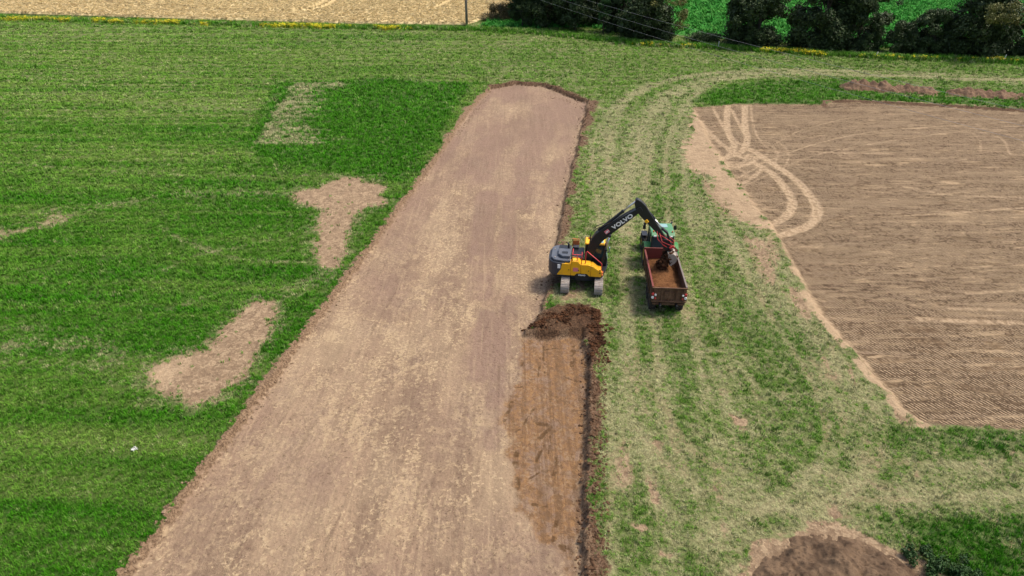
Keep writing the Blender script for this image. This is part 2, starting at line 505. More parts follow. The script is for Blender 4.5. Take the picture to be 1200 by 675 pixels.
    ed2 = stroke([(820, 190), (850, 235), (880, 268), (905, 310), (935, 355), (965, 402), (1000, 445), (1040, 480)], 2.6, .9)
    soilR = np.maximum(soilR, ed2 * .85 * sst(.42, .60, fbm(al * .25, ac * 1.3, 93, 4)))
    dryR = np.maximum(dryR, ed2 * (.75 + speck))
    mx, my = MOUND_C
    rim = np.hypot((x - mx) / 4.6, (y - my) / 4.5) + wob * 0.35 + fine * .12
    soilR = np.maximum(soilR, (1 - sst(.93, 1.03, rim)) * 0.95)
    # which side of the strip
    side = sst(-0.5, 0.5, poly_sd(x, y, GP([(575, 101), (690, 119), (642, 345), (690, 390), (690, 800), (2400, 800), (2400, 70), (1200, 50), (800, 40), (620, 35), (560, 60)])) + wob * 3 * sst(70, 90, y))
    dry = dryL * (1 - side) + dryR * side
    lush = lushL * (1 - side) + lushR * side
    soil = np.maximum(soil, soilR * side)
    # tyre lines on the stripped field
    tyre = np.zeros(x.shape)
    for pts, w, a in (([(853, 120), (853, 148), (861, 168), (857, 178), (845, 186)], .55, 1.), ([(873, 119), (874, 145), (876, 162), (868, 176), (846, 183)], .55, 1.),
                      ([(880, 172), (905, 188), (930, 205), (948, 224), (959, 243), (950, 260), (925, 270), (898, 277)], .62, 1.), ([(884, 187), (905, 200), (920, 216), (929, 232), (925, 248), (908, 258), (890, 264)], .58, 1.), ([(820, 140), (845, 165), (870, 182), (880, 178)], .5, .8), ([(835, 175), (855, 192), (875, 190), (892, 180)], .45, .8), ([(848, 200), (866, 212), (884, 204), (896, 192)], .4, .7), ([(880, 120), (885, 150), (900, 170), (930, 180)], .25, .6),
                      ([(836, 124), (848, 146), (860, 160), (882, 176)], .35, .7), ([(858, 126), (866, 142), (876, 158)], .32, .8), ([(845, 186), (862, 190), (880, 183), (900, 178)], .35, .6),
                      ([(866, 205), (885, 195), (900, 186), (960, 165), (1040, 150), (1200, 140)], .22, .55), ([(872, 215), (905, 200), (960, 178), (1060, 160), (1130, 152), (1148, 160), (1150, 175)], .22, .5),
                      ([(878, 158), (898, 163), (912, 176), (909, 188)], .18, .6), ([(885, 156), (910, 162), (925, 176), (922, 190)], .18, .6), ([(910, 165), (940, 150), (985, 138), (1010, 134)], .2, .5), ([(860, 192), (874, 200), (876, 208), (862, 214)], .4, .5),
                      ([(1050, 250), (1120, 246), (1260, 236)], .25, .6), ([(1080, 370), (1150, 373), (1260, 376)], .45, .7), ([(1115, 358), (1200, 360), (1260, 361)], .3, .6), ([(1135, 340), (1260, 333)], .3, .6), ([(960, 338), (1060, 350), (1200, 352)], .25, .4),
                      ([(1060, 216), (1130, 226), (1260, 228)], .5, .5), ([(950, 175), (1050, 178)], .35, .6), ([(1150, 152), (1175, 160), (1185, 178)], .25, .6), ([(1165, 150), (1195, 160), (1205, 175)], .25, .5),
                      ([(905, 262), (925, 298), (950, 345), (985, 388)], .4, .5), ([(935, 320), (970, 370), (1010, 415), (1055, 470)], .35, .55)):
        tyre = np.maximum(tyre, stroke(pts, w * 1.2, .75) * a * np.clip(0.45 + 1.5 * (fbm(x * 1.6, y * 1.6, 101, 4, .65) - .15), 0, 1))
    tyre = np.maximum(tyre, sst(-.5, .8, sdB) * (.55 + .9 * (fbm(x * .8, y * 1.2, 103, 3) - .5)))
    tyre = np.maximum(tyre, edge * .8 * sst(.38, .58, fbm(x * .8, y * .8, 91, 4)))
    gx, gy = G(190, 437)
    tyre = np.maximum(tyre, .8 * np.exp(-(((x - gx) / 1.0) ** 2 + ((y - gy) / 1.4) ** 2)))
    M['tyre'] = np.clip(tyre, 0, 1)
    # wet slots in the fresh cut
    slot = np.zeros(x.shape)
    for pts, w in (([(638, 386), (637, 412), (638, 440)], .09), ([(637, 409), (650, 407), (664, 409)], .13), ([(672, 405), (670, 428)], .22), ([(613, 424), (602, 446)], .12), ([(633, 418), (631, 442)], .1), ([(612, 452), (600, 454)], .1),
                   ([(600, 470), (591, 492)], .14), ([(625, 478), (612, 498), (604, 505)], .1), ([(628, 495), (645, 499), (633, 512)], .2), ([(646, 505), (643, 530)], .1), ([(637, 520), (628, 540)], .13), ([(652, 535), (648, 562)], .13),
                   ([(607, 560), (602, 592)], .2), ([(625, 590), (640, 593)], .16), ([(652, 610), (648, 632)], .14), ([(660, 640), (668, 646)], .28), ([(684, 500), (680, 540)], .1), ([(660, 440), (676, 446)], .1), ([(605, 530), (603, 548)], .2), ([(620, 560), (640, 548)], .08)):
        slot = np.maximum(slot, stroke(pts, w * 1.35, 1.0, -0.38))
    M['slot'] = np.clip(slot * sst(.3, .55, fbm(x * 4, y * 4, 111, 3)) * 1.3, 0, 1)
    tram = np.zeros(x.shape)
    for pts in ([(-150, -3), (-40, 2), (160, 7.5), (300, 11.5), (420, 12), (500, 9.5), (532, -2)], [(118, -3), (130, 2), (160, 4.5), (220, 7)], [(398, -3), (382, 6), (362, 11)], [(386, -3), (370, 6), (348, 10.5)]):
        tram = np.maximum(tram, stroke(pts, 1.2, .5, .7))
    M['tram'] = tram
    M['slot'] = np.maximum(M['slot'], tram)
    wheat = sst(-0.3, 0.3, poly_sd(x, y, WHEAT) + wob * 1.0)
    crop = sst(-0.3, 0.3, poly_sd(x, y, CROP) + wob * 1.0)
    M['wheat'], M['crop'] = wheat, crop
    # dark topsoil: thrown-up rim of the strip and the face being dug
    rimw = 0.12 + 0.95 * sst(.25, .75, fbm(x * 0.35, y * 0.35, 121, 4))
    right = sst(-0.3, 0.3, side - 0.5 + 0.3 * (sdT > -2))
    bank = sst(-rimw * (0.45 + 1.0 * side + .9 * sst(60, 95, y)), -0.02, sdT + fine * .7) * (1 - sst(0.10, .45 + .12 * (1 - side), sdT + fine * .5))
    face = np.zeros(x.shape)
    f1 = poly_sd(x, y, GP([(620, 386), (630, 374), (642, 362), (664, 357), (690, 358), (706, 368), (705, 400), (695, 424), (688, 398), (664, 391), (648, 394), (628, 393)])) + wob * 0.7 + fine * .5
    face = sst(-0.25, 0.3, f1)
    face_cut = stroke([(966, 123), (974, 117.5), (1080, 121.5), (1200, 128.5), (1400, 139)], .45, .4) * (.7 + .6 * (wob + .3))
    M['face'] = face
    M['bank'] = np.clip(np.maximum(np.maximum(bank, face), face_cut), 0, 1)
    M['side'] = side
    M['dry'] = np.clip(dry, 0, 1); M['lush'] = np.clip(lush, 0, 1); M['soil'] = np.clip(soil, 0, 1)
    M['al'], M['ac'], M['wob'], M['fine'] = al, ac, wob, fine
    # digging passes of the strip: a seam every bucket width, with a little spill left along it
    q = (ac + 0.5 * (fbm(al * .12, ac * .2, 131, 2) - .5)) / 1.9
    seam = np.exp(-(((q - np.round(q)) * 1.9) / .10) ** 2) * sst(.42, .60, fbm(al * .22, ac * .8, 133, 3))
    M['seam'] = np.clip(seam, 0, 1)
    band = vnoise(np.floor(q + .5) * 7.31, al * .07, 137)
    dk = np.maximum.reduce([stroke([(570, 228), (562, 330), (558, 345)], 1.3, .5, -.4), stroke([(598, 232), (592, 300)], 1.0, .5, -.4) * .8, stroke([(572, 370), (562, 440)], .9, .6, -.4) * .8, stroke([(600, 350), (585, 420), (575, 520)], .8, .7, -.4) * .7, stroke([(640, 125), (620, 200), (610, 240)], 2.4, .8, -.4) * .6])
    lt = stroke([(466, 452), (455, 480)], .75, .3, -.4)
    M['lightspot'] = lt
    M['pass'] = np.clip(-.9 * lt + 1.25 * dk * (.4 + 1.2 * (fbm(x * .9, y * .9, 141, 3) - .1)) + .16 + .62 * sst(48, 80, y) + .95 * (band - .42) + 1.5 * (fbm(x * .22, y * .16, 139, 4) - .5), 0, 1)
    return M

MK = masks(XX, YY)
def heights(x, y, M):
    sdT, sdS, side = M['sdT'], M['sdS'], M['side']
    z = 0.10 * (fbm(x * 0.07, y * 0.07, 201, 3) - 0.5) + 0.05 * (fbm(x * 0.8, y * 0.8, 203, 3) - 0.5)
    lump = fbm(x * 3.2, y * 3.2, 205, 3)
    # strip: an even floor 0.4 m down, steep dug side on the right, crumbled on the left
    wl = 0.42 - 0.26 * side
    cut = sst(-0.02, 1.0, sdT / wl)
    floor = -0.40 + 0.05 * (fbm(M['al'] * .25, M['ac'] * .9, 207, 3) - .5) + 0.03 * (fbm(x * 4, y * 4, 209, 3) - .5) - 0.05 * M['fresh'] - 0.03 * M['slot'] + 0.02 * M['seam'] + 0.025 * (fbm(x * 9, y * 9, 219, 2) - .5)
    z = z * (1 - cut) + floor * cut
    z = z + M['bank'] * (1 - cut) * (0.02 + 0.20 * (lump - 0.25)) + M['face'] * (0.02 + 0.22 * np.clip(lump - .3, 0, 1))
    z = z + np.exp(-((sdT - 0.45) / .22) ** 2) * (1 - side) * 0.07 * (fbm(x * 2.5, y * 2.5, 211, 3))
    # stripped field: shallow, with a clean cut step along its far edge
    fd = sst(-0.1, 0.5, sdS)
    fl = -0.26 + 0.05 * (fbm(x * .15, y * 1.2, 213, 3) - .5) + 0.09 * (fbm(x * 3, y * 3, 215, 4, .6) - .5) * (1 - .6 * M['tyre']) - 0.05 * M['tyre']
    z = z * (1 - fd) + fl * fd
    z = z - 0.03 * M['soil'] * (1 - fd) + 0.03 * M['soil'] * (lump - .5)
    z = z + M['wheat'] * (0.66 + 0.06 * fbm(x * 1.2, y * 1.2, 217, 3)) * (1 - .8 * M['tram']) + M['crop'] * 0.25
    # land falls away below the wide ground sheet at the outer rim of this mesh
    return z
ZZ = heights(XX, YY, MK)
EDGE = np.minimum(np.minimum((1 - np.abs(UC))[None, :] * half(YY), YY - 12.0), 290 - YY)
ZZ = ZZ - 1.2 * (1 - sst(0.0, 1.5, EDGE))

# ---- ground material, shared by every stretch of ground
def ground_material():
    t = NT('ground_surface')
    strip, fresh, field = t.attr('mask_a')
    dry, lush, soil = t.attr('mask_b')
    tyre, wheat, crop = t.attr('mask_c')
    bank, slot, face = t.attr('mask_d')
    sidem, seam, pas = t.attr('mask_e')
    nf = t.noise(9.0, 5, 0.7)
    nm = t.noise(1.6, 5, 0.6)
    nx = t.noise(30.0, 3, 0.6)
    nA = t.noise(5.5, 8, 0.82, t.mapped((1, .8, 1), .4))
    mot = t.step(nA, .34, .66)
    m1 = t.noise(1.5, 7, .66, t.mapped((1, .7, 1), TD), .7)
    m2 = t.noise(5.0, 5, .62, None, .4)
    m3 = t.m('ADD', t.m('MULTIPLY', m1, .5), t.m('MULTIPLY', m2, .5))
    m4 = t.noise(3.1, 6, .64, t.mapped((1, .8, 1), 1.1, (31, 7, 0)), .5)
    brk = t.m('SUBTRACT', t.m('ADD', t.m('MULTIPLY', nf, 0.6), t.m('MULTIPLY', nm, 0.4)), 0.5)
    def soft(mask, k=1.2):
        return t.step(t.m('ADD', mask, t.m('MULTIPLY', brk, k)), 0.30, 0.70)
    # grass
    g = t.mix(lush, (0.100, 0.150, 0.030), (0.022, 0.085, 0.004))
    g = t.mix(t.m('MULTIPLY', t.m('SUBTRACT', 1.0, mot), .6), g, (0.018, 0.030, 0.006))
    g = t.mix(t.m('MULTIPLY', t.step(nf, .4, .7), 0.5), g, (0.045, 0.085, 0.014))
    g = t.mix(t.m('ADD', t.m('MULTIPLY', dry, .92), t.m('MULTIPLY', brk, 1.3), None, True), g, t.mix(mot, (0.110, 0.092, 0.050), (0.34, 0.315, 0.170)))
    # bare light soil
    so = t.mix(t.step(nm, .35, .65), (0.255, 0.178, 0.112), (0.175, 0.120, 0.076))
    so = t.mix(t.m('MULTIPLY', t.step(t.noise(4.5, 6, .75, None, .5), .5, .62), .6), so, (0.33, 0.245, 0.155))
    so = t.mix(t.m('MULTIPLY', t.step(m4, .50, .40), .6), so, (0.130, 0.086, 0.054))
    so = t.mix(t.m('MULTIPLY', t.step(m3, .50, .56), .7), so, (0.36, 0.268, 0.168))
    so = t.mix(t.m('MULTIPLY', tyre, .75), so, (0.40, 0.295, 0.185))
    so = t.mix(t.m('MULTIPLY', t.step(nf, .5, .68), .4), so, (0.16, 0.105, 0.065))
    c = t.mix(t.step(t.m('ADD', soil, t.m('MULTIPLY', brk, 1.6)), 0.15, 0.85), g, so)
    # strip floor: bands along the digging passes, pale dried crust broken by darker damp ground
    rot = TD
    al = t.mapped((1.0, 0.16, 1), rot)
    n_b = t.noise(0.55, 4, 0.6, al)
    n_s = t.noise(4.2, 7, 0.72, t.mapped((1.0, 0.6, 1), rot), .4)
    n_l = t.noise(0.23, 4, 0.6)
    crust = t.m('ADD', t.m('MULTIPLY', n_s, 0.62), t.m('MULTIPLY', n_l, 0.38))
    s1 = t.mix(t.step(n_b, .35, .66), (0.185, 0.127, 0.085), (0.270, 0.187, 0.122))
    s1 = t.mix(t.m('MULTIPLY', pas, .85), s1, (0.208, 0.137, 0.104))
    s1 = t.mix(t.m('MULTIPLY', t.step(n_l, .50, .66), .5), s1, (0.175, 0.122, 0.092))
    s1 = t.mix(t.m('MULTIPLY', t.m('MULTIPLY', t.step(crust, .48, .60), t.m('SUBTRACT', 1.0, t.m('MULTIPLY', pas, .7))), .62), s1, (0.355, 0.262, 0.170))
    s1 = t.mix(t.m('MULTIPLY', t.step(t.noise(11, 5, .75), .56, .68), .5), s1, (0.44, 0.345, 0.235))
    s1 = t.mix(t.m('MULTIPLY', t.step(t.noise(5.5, 6, .75, None, .6), .53, .66), .55), s1, (0.128, 0.084, 0.056))
    s1 = t.mix(t.m('MULTIPLY', t.step(t.m('ADD', seam, t.m('MULTIPLY', brk, 1.8)), .3, .9), .35), s1, (0.135, 0.090, 0.062))
    dampf = t.m('SUBTRACT', 1.0, t.m('MULTIPLY', pas, .95), None, True)
    thr = t.m('MULTIPLY', t.m('SUBTRACT', n_l, .5), .22)
    s1 = t.mix(t.m('MULTIPLY', t.step(m4, .48, .38), .50), s1, (0.150, 0.100, 0.068))
    s1 = t.mix(t.m('MULTIPLY', t.m('MULTIPLY', t.step(t.m('ADD', m3, thr), .50, .565), .80), dampf), s1, (0.375, 0.278, 0.168))
    s1 = t.mix(t.m('MULTIPLY', t.m('MULTIPLY', t.step(m2, .56, .66), t.m('MULTIPLY', t.step(m1, .48, .60), dampf)), .5), s1, (0.52, 0.42, 0.28))
    s1 = t.mix(t.m('MULTIPLY', t.step(t.noise(7, 4, .6), .60, .66), .75), s1, (0.095, 0.062, 0.038))
    scr = t.noise(1.0, 5, .62, t.mapped((4.2, 0.10, 1), TD))
    s1 = t.mix(t.m('MULTIPLY', t.m('MULTIPLY', t.step(scr, .50, .38), t.step(n_l, .44, .58)), .34), s1, (0.125, 0.082, 0.055))
    s1 = t.mix(t.m('MULTIPLY', t.m('MULTIPLY', t.step(scr, .55, .66), t.step(n_l, .58, .44)), .26), s1, (0.40, 0.298, 0.185))
    zone = t.noise(.16, 4, .58, t.mapped((1, .6, 1), TD, (5, 3, 0)))
    s1 = t.mix(t.m('MULTIPLY', t.m('MULTIPLY', t.step(zone, .47, .60), dampf), .32), s1, (0.375, 0.282, 0.180))
    s1 = t.mix(t.m('MULTIPLY', t.step(zone, .47, .36), .34), s1, (0.165, 0.112, 0.080))
    # fresh cut
    f1 = t.mix(t.step(n_s, .38, .62), (0.165, 0.098, 0.058), (0.235, 0.128, 0.056))
    f1 = t.mix(t.m('MULTIPLY', t.step(t.noise(1.1, 4, .6), .48, .62), .75), f1, (0.200, 0.140, 0.104))
    f1 = t.mix(t.m('MULTIPLY', t.step(t.noise(4.5, 4, .65), .58, .68), .8), f1, (0.105, 0.056, 0.020))
    f1 = t.mix(t.m('MULTIPLY', t.step(m4, .50, .40), .6), f1, (0.110, 0.062, 0.030))
    f1 = t.mix(t.m('MULTIPLY', t.step(m3, .52, .60), .6), f1, (0.265, 0.180, 0.112))
    f1 = t.mix(t.m('MULTIPLY', t.step(scr, .52, .42), .45), f1, (0.105, 0.058, 0.028))
    f1 = t.mix(t.m('MULTIPLY', t.step(t.m('ADD', slot, t.m('MULTIPLY', brk, 2.4)), .30, .95), .85), f1, (0.070, 0.036, 0.013))
    s1 = t.mix(t.m('MULTIPLY', t.step(t.m('ADD', fresh, t.m('MULTIPLY', t.m('SUBTRACT', m3, .5), 2.2)), .2, .8), .92), s1, f1)
    c = t.mix(soft(strip, 0.8), c, s1)
    # stripped field with grouser prints of the tracks in rows
    sx = t.n('ShaderNodeSeparateXYZ'); t.put(sx.inputs[0], t.pos)
    wv = t.noise(0.10, 2, .5)
    v = t.m('DIVIDE', t.m('ADD', sx.outputs[1], t.m('MULTIPLY', wv, 5.0)), 0.60)
    row = t.m('FLOOR', v)
    fr = t.m('FRACT', v)
    wh = t.n('ShaderNodeTexWhiteNoise', noise_dimensions='1D'); t.put(wh.inputs['W'], row)
    sl = t.m('MULTIPLY_ADD', t.m('GREATER_THAN', wh.outputs[0], .25), 0.75, -0.1)
    u = t.m('ADD', t.m('ADD', sx.outputs[0], t.m('MULTIPLY', sx.outputs[1], 0.62)), t.m('MULTIPLY', wh.outputs[0], 7.0))
    cl = t.m('SINE', t.m('MULTIPLY', t.m('ADD', u, t.m('MULTIPLY', nm, .12)), 2 * math.pi / 0.235))
    inrow = t.m('MULTIPLY', t.step(fr, .03, .16), t.step(fr, .97, .84))
    keep = t.step(t.m('ADD', t.noise(.33, 5, .65), t.m('MULTIPLY', wh.outputs[0], .20)),   .41, .53)
    keep = t.m('MULTIPLY', keep, t.step(m4, .40, .50))
    keep = t.m('MULTIPLY', keep, inrow)
    keep = t.m('MULTIPLY', keep, t.m('SUBTRACT', 1.0, t.m('MULTIPLY', tyre, 1.0), None, True))
    cl1 = t.m('MULTIPLY', t.step(cl, -.3, .6), keep)
    st = t.noise(0.8, 5, .62, t.mapped((0.14, 1.3, 1), R(2)))
    big = t.noise(.09, 3, .6)
    e1 = t.mix(t.step(st, .36, .62), (0.085, 0.054, 0.031), (0.165, 0.109, 0.062))
    e1 = t.mix(t.m('MULTIPLY', t.step(big, .40, .62), .45), e1, (0.170, 0.124, 0.070))
    e1 = t.mix(t.m('MULTIPLY', t.step(nf, .46, .64), .65), e1, (0.072, 0.046, 0.030))
    e1 = t.mix(t.m('MULTIPLY', t.step(t.noise(1.3, 5, .65, t.mapped((0.12, 1.5, 1), R(1), (4, 2, 0))), .54, .64), .75), e1, (0.28, 0.205, 0.135))
    e1 = t.mix(t.m('MULTIPLY', t.step(m4, .50, .40), .65), e1, (0.055, 0.034, 0.019))
    e1 = t.mix(t.m('MULTIPLY', t.step(m3, .50, .57), .55), e1, (0.27, 0.200, 0.122))
    m5 = t.noise(1.1, 6, .66, t.mapped((.35, 1.6, 1), R(-1), (3, 9, 0)))
    e1 = t.mix(t.m('MULTIPLY', t.step(m5, .52, .60), .8), e1, (0.35, 0.255, 0.155))
    m6 = t.noise(.30, 5, .62, t.mapped((.22, 1.5, 1), R(2), (1, 4, 0)))
    e1 = t.mix(t.m('MULTIPLY', t.step(m6, .52, .62), .55), e1, (0.285, 0.208, 0.128))
    e1 = t.mix(t.m('MULTIPLY', t.step(m6, .46, .36), .6), e1, (0.078, 0.050, 0.029))
    e1 = t.mix(t.m('MULTIPLY', cl1, 0.9), e1, (0.38, 0.280, 0.180))
    e1 = t.mix(t.m('MULTIPLY', t.m('SUBTRACT', keep, cl1), 0.8), e1, (0.062, 0.039, 0.023))
    e1 = t.mix(t.m('MULTIPLY', t.step(t.m('ADD', tyre, t.m('MULTIPLY', brk, 1.3)), .15, .75), .8), e1, t.mix(t.step(m4, .42, .56), (0.27, 0.192, 0.118), (0.41, 0.305, 0.195)))
    e1 = t.mix(t.m('MULTIPLY', t.step(t.noise(3.2, 6, .72, t.mapped((.5, 1, 1))), .52, .66), .55), e1, (0.255, 0.185, 0.122))
    e1 = t.mix(t.m('MULTIPLY', soft(soil, .8), .7), e1, so)
    c = t.mix(soft(field, .8), c, e1)
    # dark topsoil of the rims and the digging face
    b1 = t.mix(t.step(nf, .38, .62), (0.060, 0.034, 0.020), (0.150, 0.095, 0.060))
    b1 = t.mix(sidem, t.mix(t.step(nf, .38, .62), (0.095, 0.060, 0.037), (0.235, 0.160, 0.100)), b1)
    b1 = t.mix(t.m('MULTIPLY', face, .75), b1, t.mix(t.step(nf, .4, .66), (0.026, 0.013, 0.007), (0.085, 0.040, 0.020)))
    c = t.mix(soft(bank, 1.3), c, b1)
    # crops
    w1 = t.mix(t.step(t.noise(2.5, 5, .7), .35, .65), (0.60, 0.48, 0.26), (0.50, 0.40, 0.21))
    w1 = t.mix(t.m('MULTIPLY', t.step(t.noise(.5, 3, .6, t.mapped((.1, 1, 1))), .5, .7), .4), w1, (0.36, 0.27, 0.12))
    w1 = t.mix(t.m('MULTIPLY', slot, .75), w1, (0.24, 0.17, 0.075))
    c = t.mix(t.step(wheat, .35, .65), c, w1)
    k1 = t.mix(t.step(t.noise(1.5, 4, .7), .35, .65), (0.030, 0.120, 0.018), (0.05, 0.19, 0.028))
    c = t.mix(t.step(crop, .35, .65), c, k1)
    h = t.m('ADD', t.m('MULTIPLY', nf, 0.05), t.m('MULTIPLY', nx, 0.018))
    h = t.m('ADD', h, t.m('MULTIPLY', n_s, 0.04))
    h = t.m('ADD', h, t.m('MULTIPLY', nA, 0.06))
    h = t.m('ADD', h, t.m('MULTIPLY', t.m('ADD', m2, m4), 0.07))
    h = t.m('ADD', h, t.m('MULTIPLY', t.m('MULTIPLY', cl1, field), 0.085))
    return t.fin(c, 0.93, t.bump(h, 1.0, 0.9), 0.12)
GM = ground_material()

# ---- split the sheet into the stretches of ground it is made of
def cen(a): return 0.25 * (a[:-1, :-1] + a[1:, :-1] + a[:-1, 1:] + a[1:, 1:])
cls = np.zeros((NR - 1, NC - 1), int)                        # 0 meadow
cW, cC, cS, cF, cFi, cP, cB = [cen(MK[k]) for k in ('wheat', 'crop', 'strip', 'fresh', 'field', 'patch', 'bank')]
XC, YC = cen(XX), cen(YY)
cls[cP > 0.5] = 5
cls[(cP > 0.5) & (XC < G(340, 360)[0]) & (YC < G(340, 335)[1])] = 8
cls[(cP > 0.5) & (XC > 0)] = 9
cls[cB > 0.55] = 6
cls[cFi > 0.5] = 4
cls[(cS > 0.5) & (cB < 0.75)] = 2
cls[(cS > 0.5) & (cB < 0.75) & (cF > 0.5)] = 3
cls[cW > 0.5] = 1
cls[cC > 0.5] = 7
NAMES = {0: ('meadow', 'mown green and trampled straw-coloured meadow around the digging'), 1: ('wheat_field', 'ripe golden wheat field along the far left edge'),
         2: ('excavated_strip', 'long bare strip of pale brown dug ground with topsoil removed'), 3: ('fresh_cut', 'damp orange-brown freshly cut ground below the excavator'),
         4: ('stripped_field', 'large bare brown field printed with crawler track marks'), 5: ('bare_soil_patch', 'bare T-shaped soil patch beside the middle of the strip'),
         6: ('topsoil_edge', 'dark crumbling topsoil edge round the dug strip'), 7: ('crop_field', 'bright green crop field behind the hedge trees'),
         8: ('bare_soil_patch', 'larger boot-shaped bare soil patch left of the strip'), 9: ('bare_soil_margin', 'pale driven-over soil margin beside the stripped field')}
V_ALL = np.stack([XX, YY, ZZ], -1).reshape(-1, 3)
idx = np.arange(NR * NC).reshape(NR, NC)
Q = np.stack([idx[:-1, :-1], idx[:-1, 1:], idx[1:, 1:], idx[1:, :-1]], -1).reshape(-1, 4)
AT = {'mask_a': ('strip', 'fresh', 'field'), 'mask_b': ('dry', 'lush', 'soil'), 'mask_c': ('tyre', 'wheat', 'crop'), 'mask_d': ('bank', 'slot', 'face'), 'mask_e': ('side', 'seam', 'pass')}
ATV = {k: np.stack([MK[a].ravel() for a in v] + [np.ones(NR * NC)], -1).astype(np.float32) for k, v in AT.items()}
# normals of the whole sheet, so that the stretches meet without a seam
gx = np.gradient(ZZ, axis=1) / np.maximum(np.gradient(XX, axis=1), 1e-6)
cf = cls.ravel()
for k, (nm, lab) in NAMES.items():
    fs = Q[cf == k]
    if not len(fs):
        continue
    used, inv = np.unique(fs, return_inverse=True)
    me = np_mesh(nm, V_ALL[used], inv.reshape(-1, 4))
    for a, val in ATV.items():
        at = me.attributes.new(a, 'FLOAT_COLOR', 'POINT')
        at.data.foreach_set('color', val[used].ravel())
    me.materials.append(GM)
    o = link(bpy.data.objects.new(nm, me))
    tag(o, lab, None, None, 'structure')

# ---- wide ground sheet out to the horizon
t = NT('far_meadow')
n1 = t.noise(0.02, 5, .6); n2 = t.noise(.6, 5, .6)
far_mat = t.fin(t.mix(t.step(t.m('ADD', t.m('MULTIPLY', n1, .7), t.m('MULTIPLY', n2, .3)), .4, .62), (0.05, 0.10, 0.018), (0.11, 0.14, 0.04)), .95, t.bump(n2, .3, .5), .1)
mb = MB(); S = 3000
for i in range(-3, 3):
    for j in range(-3, 3):
        mb.add([(i * S / 3, j * S / 3, -0.9), ((i + 1) * S / 3, j * S / 3, -0.9), ((i + 1) * S / 3, (j + 1) * S / 3, -0.9), (i * S / 3, (j + 1) * S / 3, -0.9)], [(0, 1, 2, 3)])
tag(mb.build('ground', far_mat), 'wide green farmland reaching to the horizon', None, None, 'structure')

# ---- look up the sheet at any place
def at_grid(x, y):
    r = np.clip(np.searchsorted(YR, y), 0, NR - 1)
    c = np.clip(np.rint((x / half(YR[r]) + 1) / 2 * (NC - 1)).astype(int), 0, NC - 1)
    return r, c
def ground_z(x, y):
    r, c = at_grid(np.array([x]), np.array([y]))
    return float(ZZ[r[0], c[0]])

# ================================================================== SCATTERED GROWTH
def tuft_mesh(name, n, rad, h, w, lean=0.5, seed=1, heads=False):
    rg = np.random.default_rng(seed)
    V = []; F = []
    for i in range(n):
        a = rg.uniform(0, 2 * math.pi); r = rad * math.sqrt(rg.uniform())
        bx, by = r * math.cos(a), r * math.sin(a)
        d = rg.uniform(0, 2 * math.pi); hh = h * rg.uniform(.55, 1.15); l = hh * lean * rg.uniform(.3, 1.4)
        sx, sy = math.cos(d + 1.57) * w / 2, math.sin(d + 1.57) * w / 2
        mx, my = bx + math.cos(d) * l * .35, by + math.sin(d) * l * .35
        tx, ty = bx + math.cos(d) * l, by + math.sin(d) * l
        o = len(V)
        V += [(bx - sx, by - sy, -0.03), (bx + sx, by + sy, -0.03), (mx + sx * .8, my + sy * .8, hh * .65), (mx - sx * .8, my - sy * .8, hh * .65), (tx, ty, hh)]
        F += [(o, o + 1, o + 2), (o, o + 2, o + 3), (o + 3, o + 2, o + 4)]
        if heads:
            o = len(V); q = w * 1.6
            V += [(tx - q, ty, hh - .02), (tx + q, ty, hh - .02), (tx, ty + q, hh + .1), (tx, ty - q, hh + .1)]
            F += [(o, o + 1, o + 2), (o, o + 3, o + 1)]
    return np_mesh(name, V, F)

def blade_mat(name, green, lushc, dryc):
    t = NT(name)
    d, l, r = t.attr('tcol', 'INSTANCER')
    c = t.mix(l, green, lushc)
    c = t.mix(t.step(t.m('ADD', d, t.m('MULTIPLY', t.m('SUBTRACT', r, .5), .75)), .25, .75), c, dryc)
    rs = t.m('FRACT', t.m('MULTIPLY', r, 7.31))
    c = t.mix(t.m('MULTIPLY', t.step(rs, .35, 1.0), .72), c, t.mix(.7, c, (0.010, 0.020, 0.005)))
    c = t.mix(t.m('MULTIPLY', t.step(rs, .25, .0), .35), c, t.mix(.5, c, (0.30, 0.34, 0.10)))
    return t.fin(c, .75, None, .05)

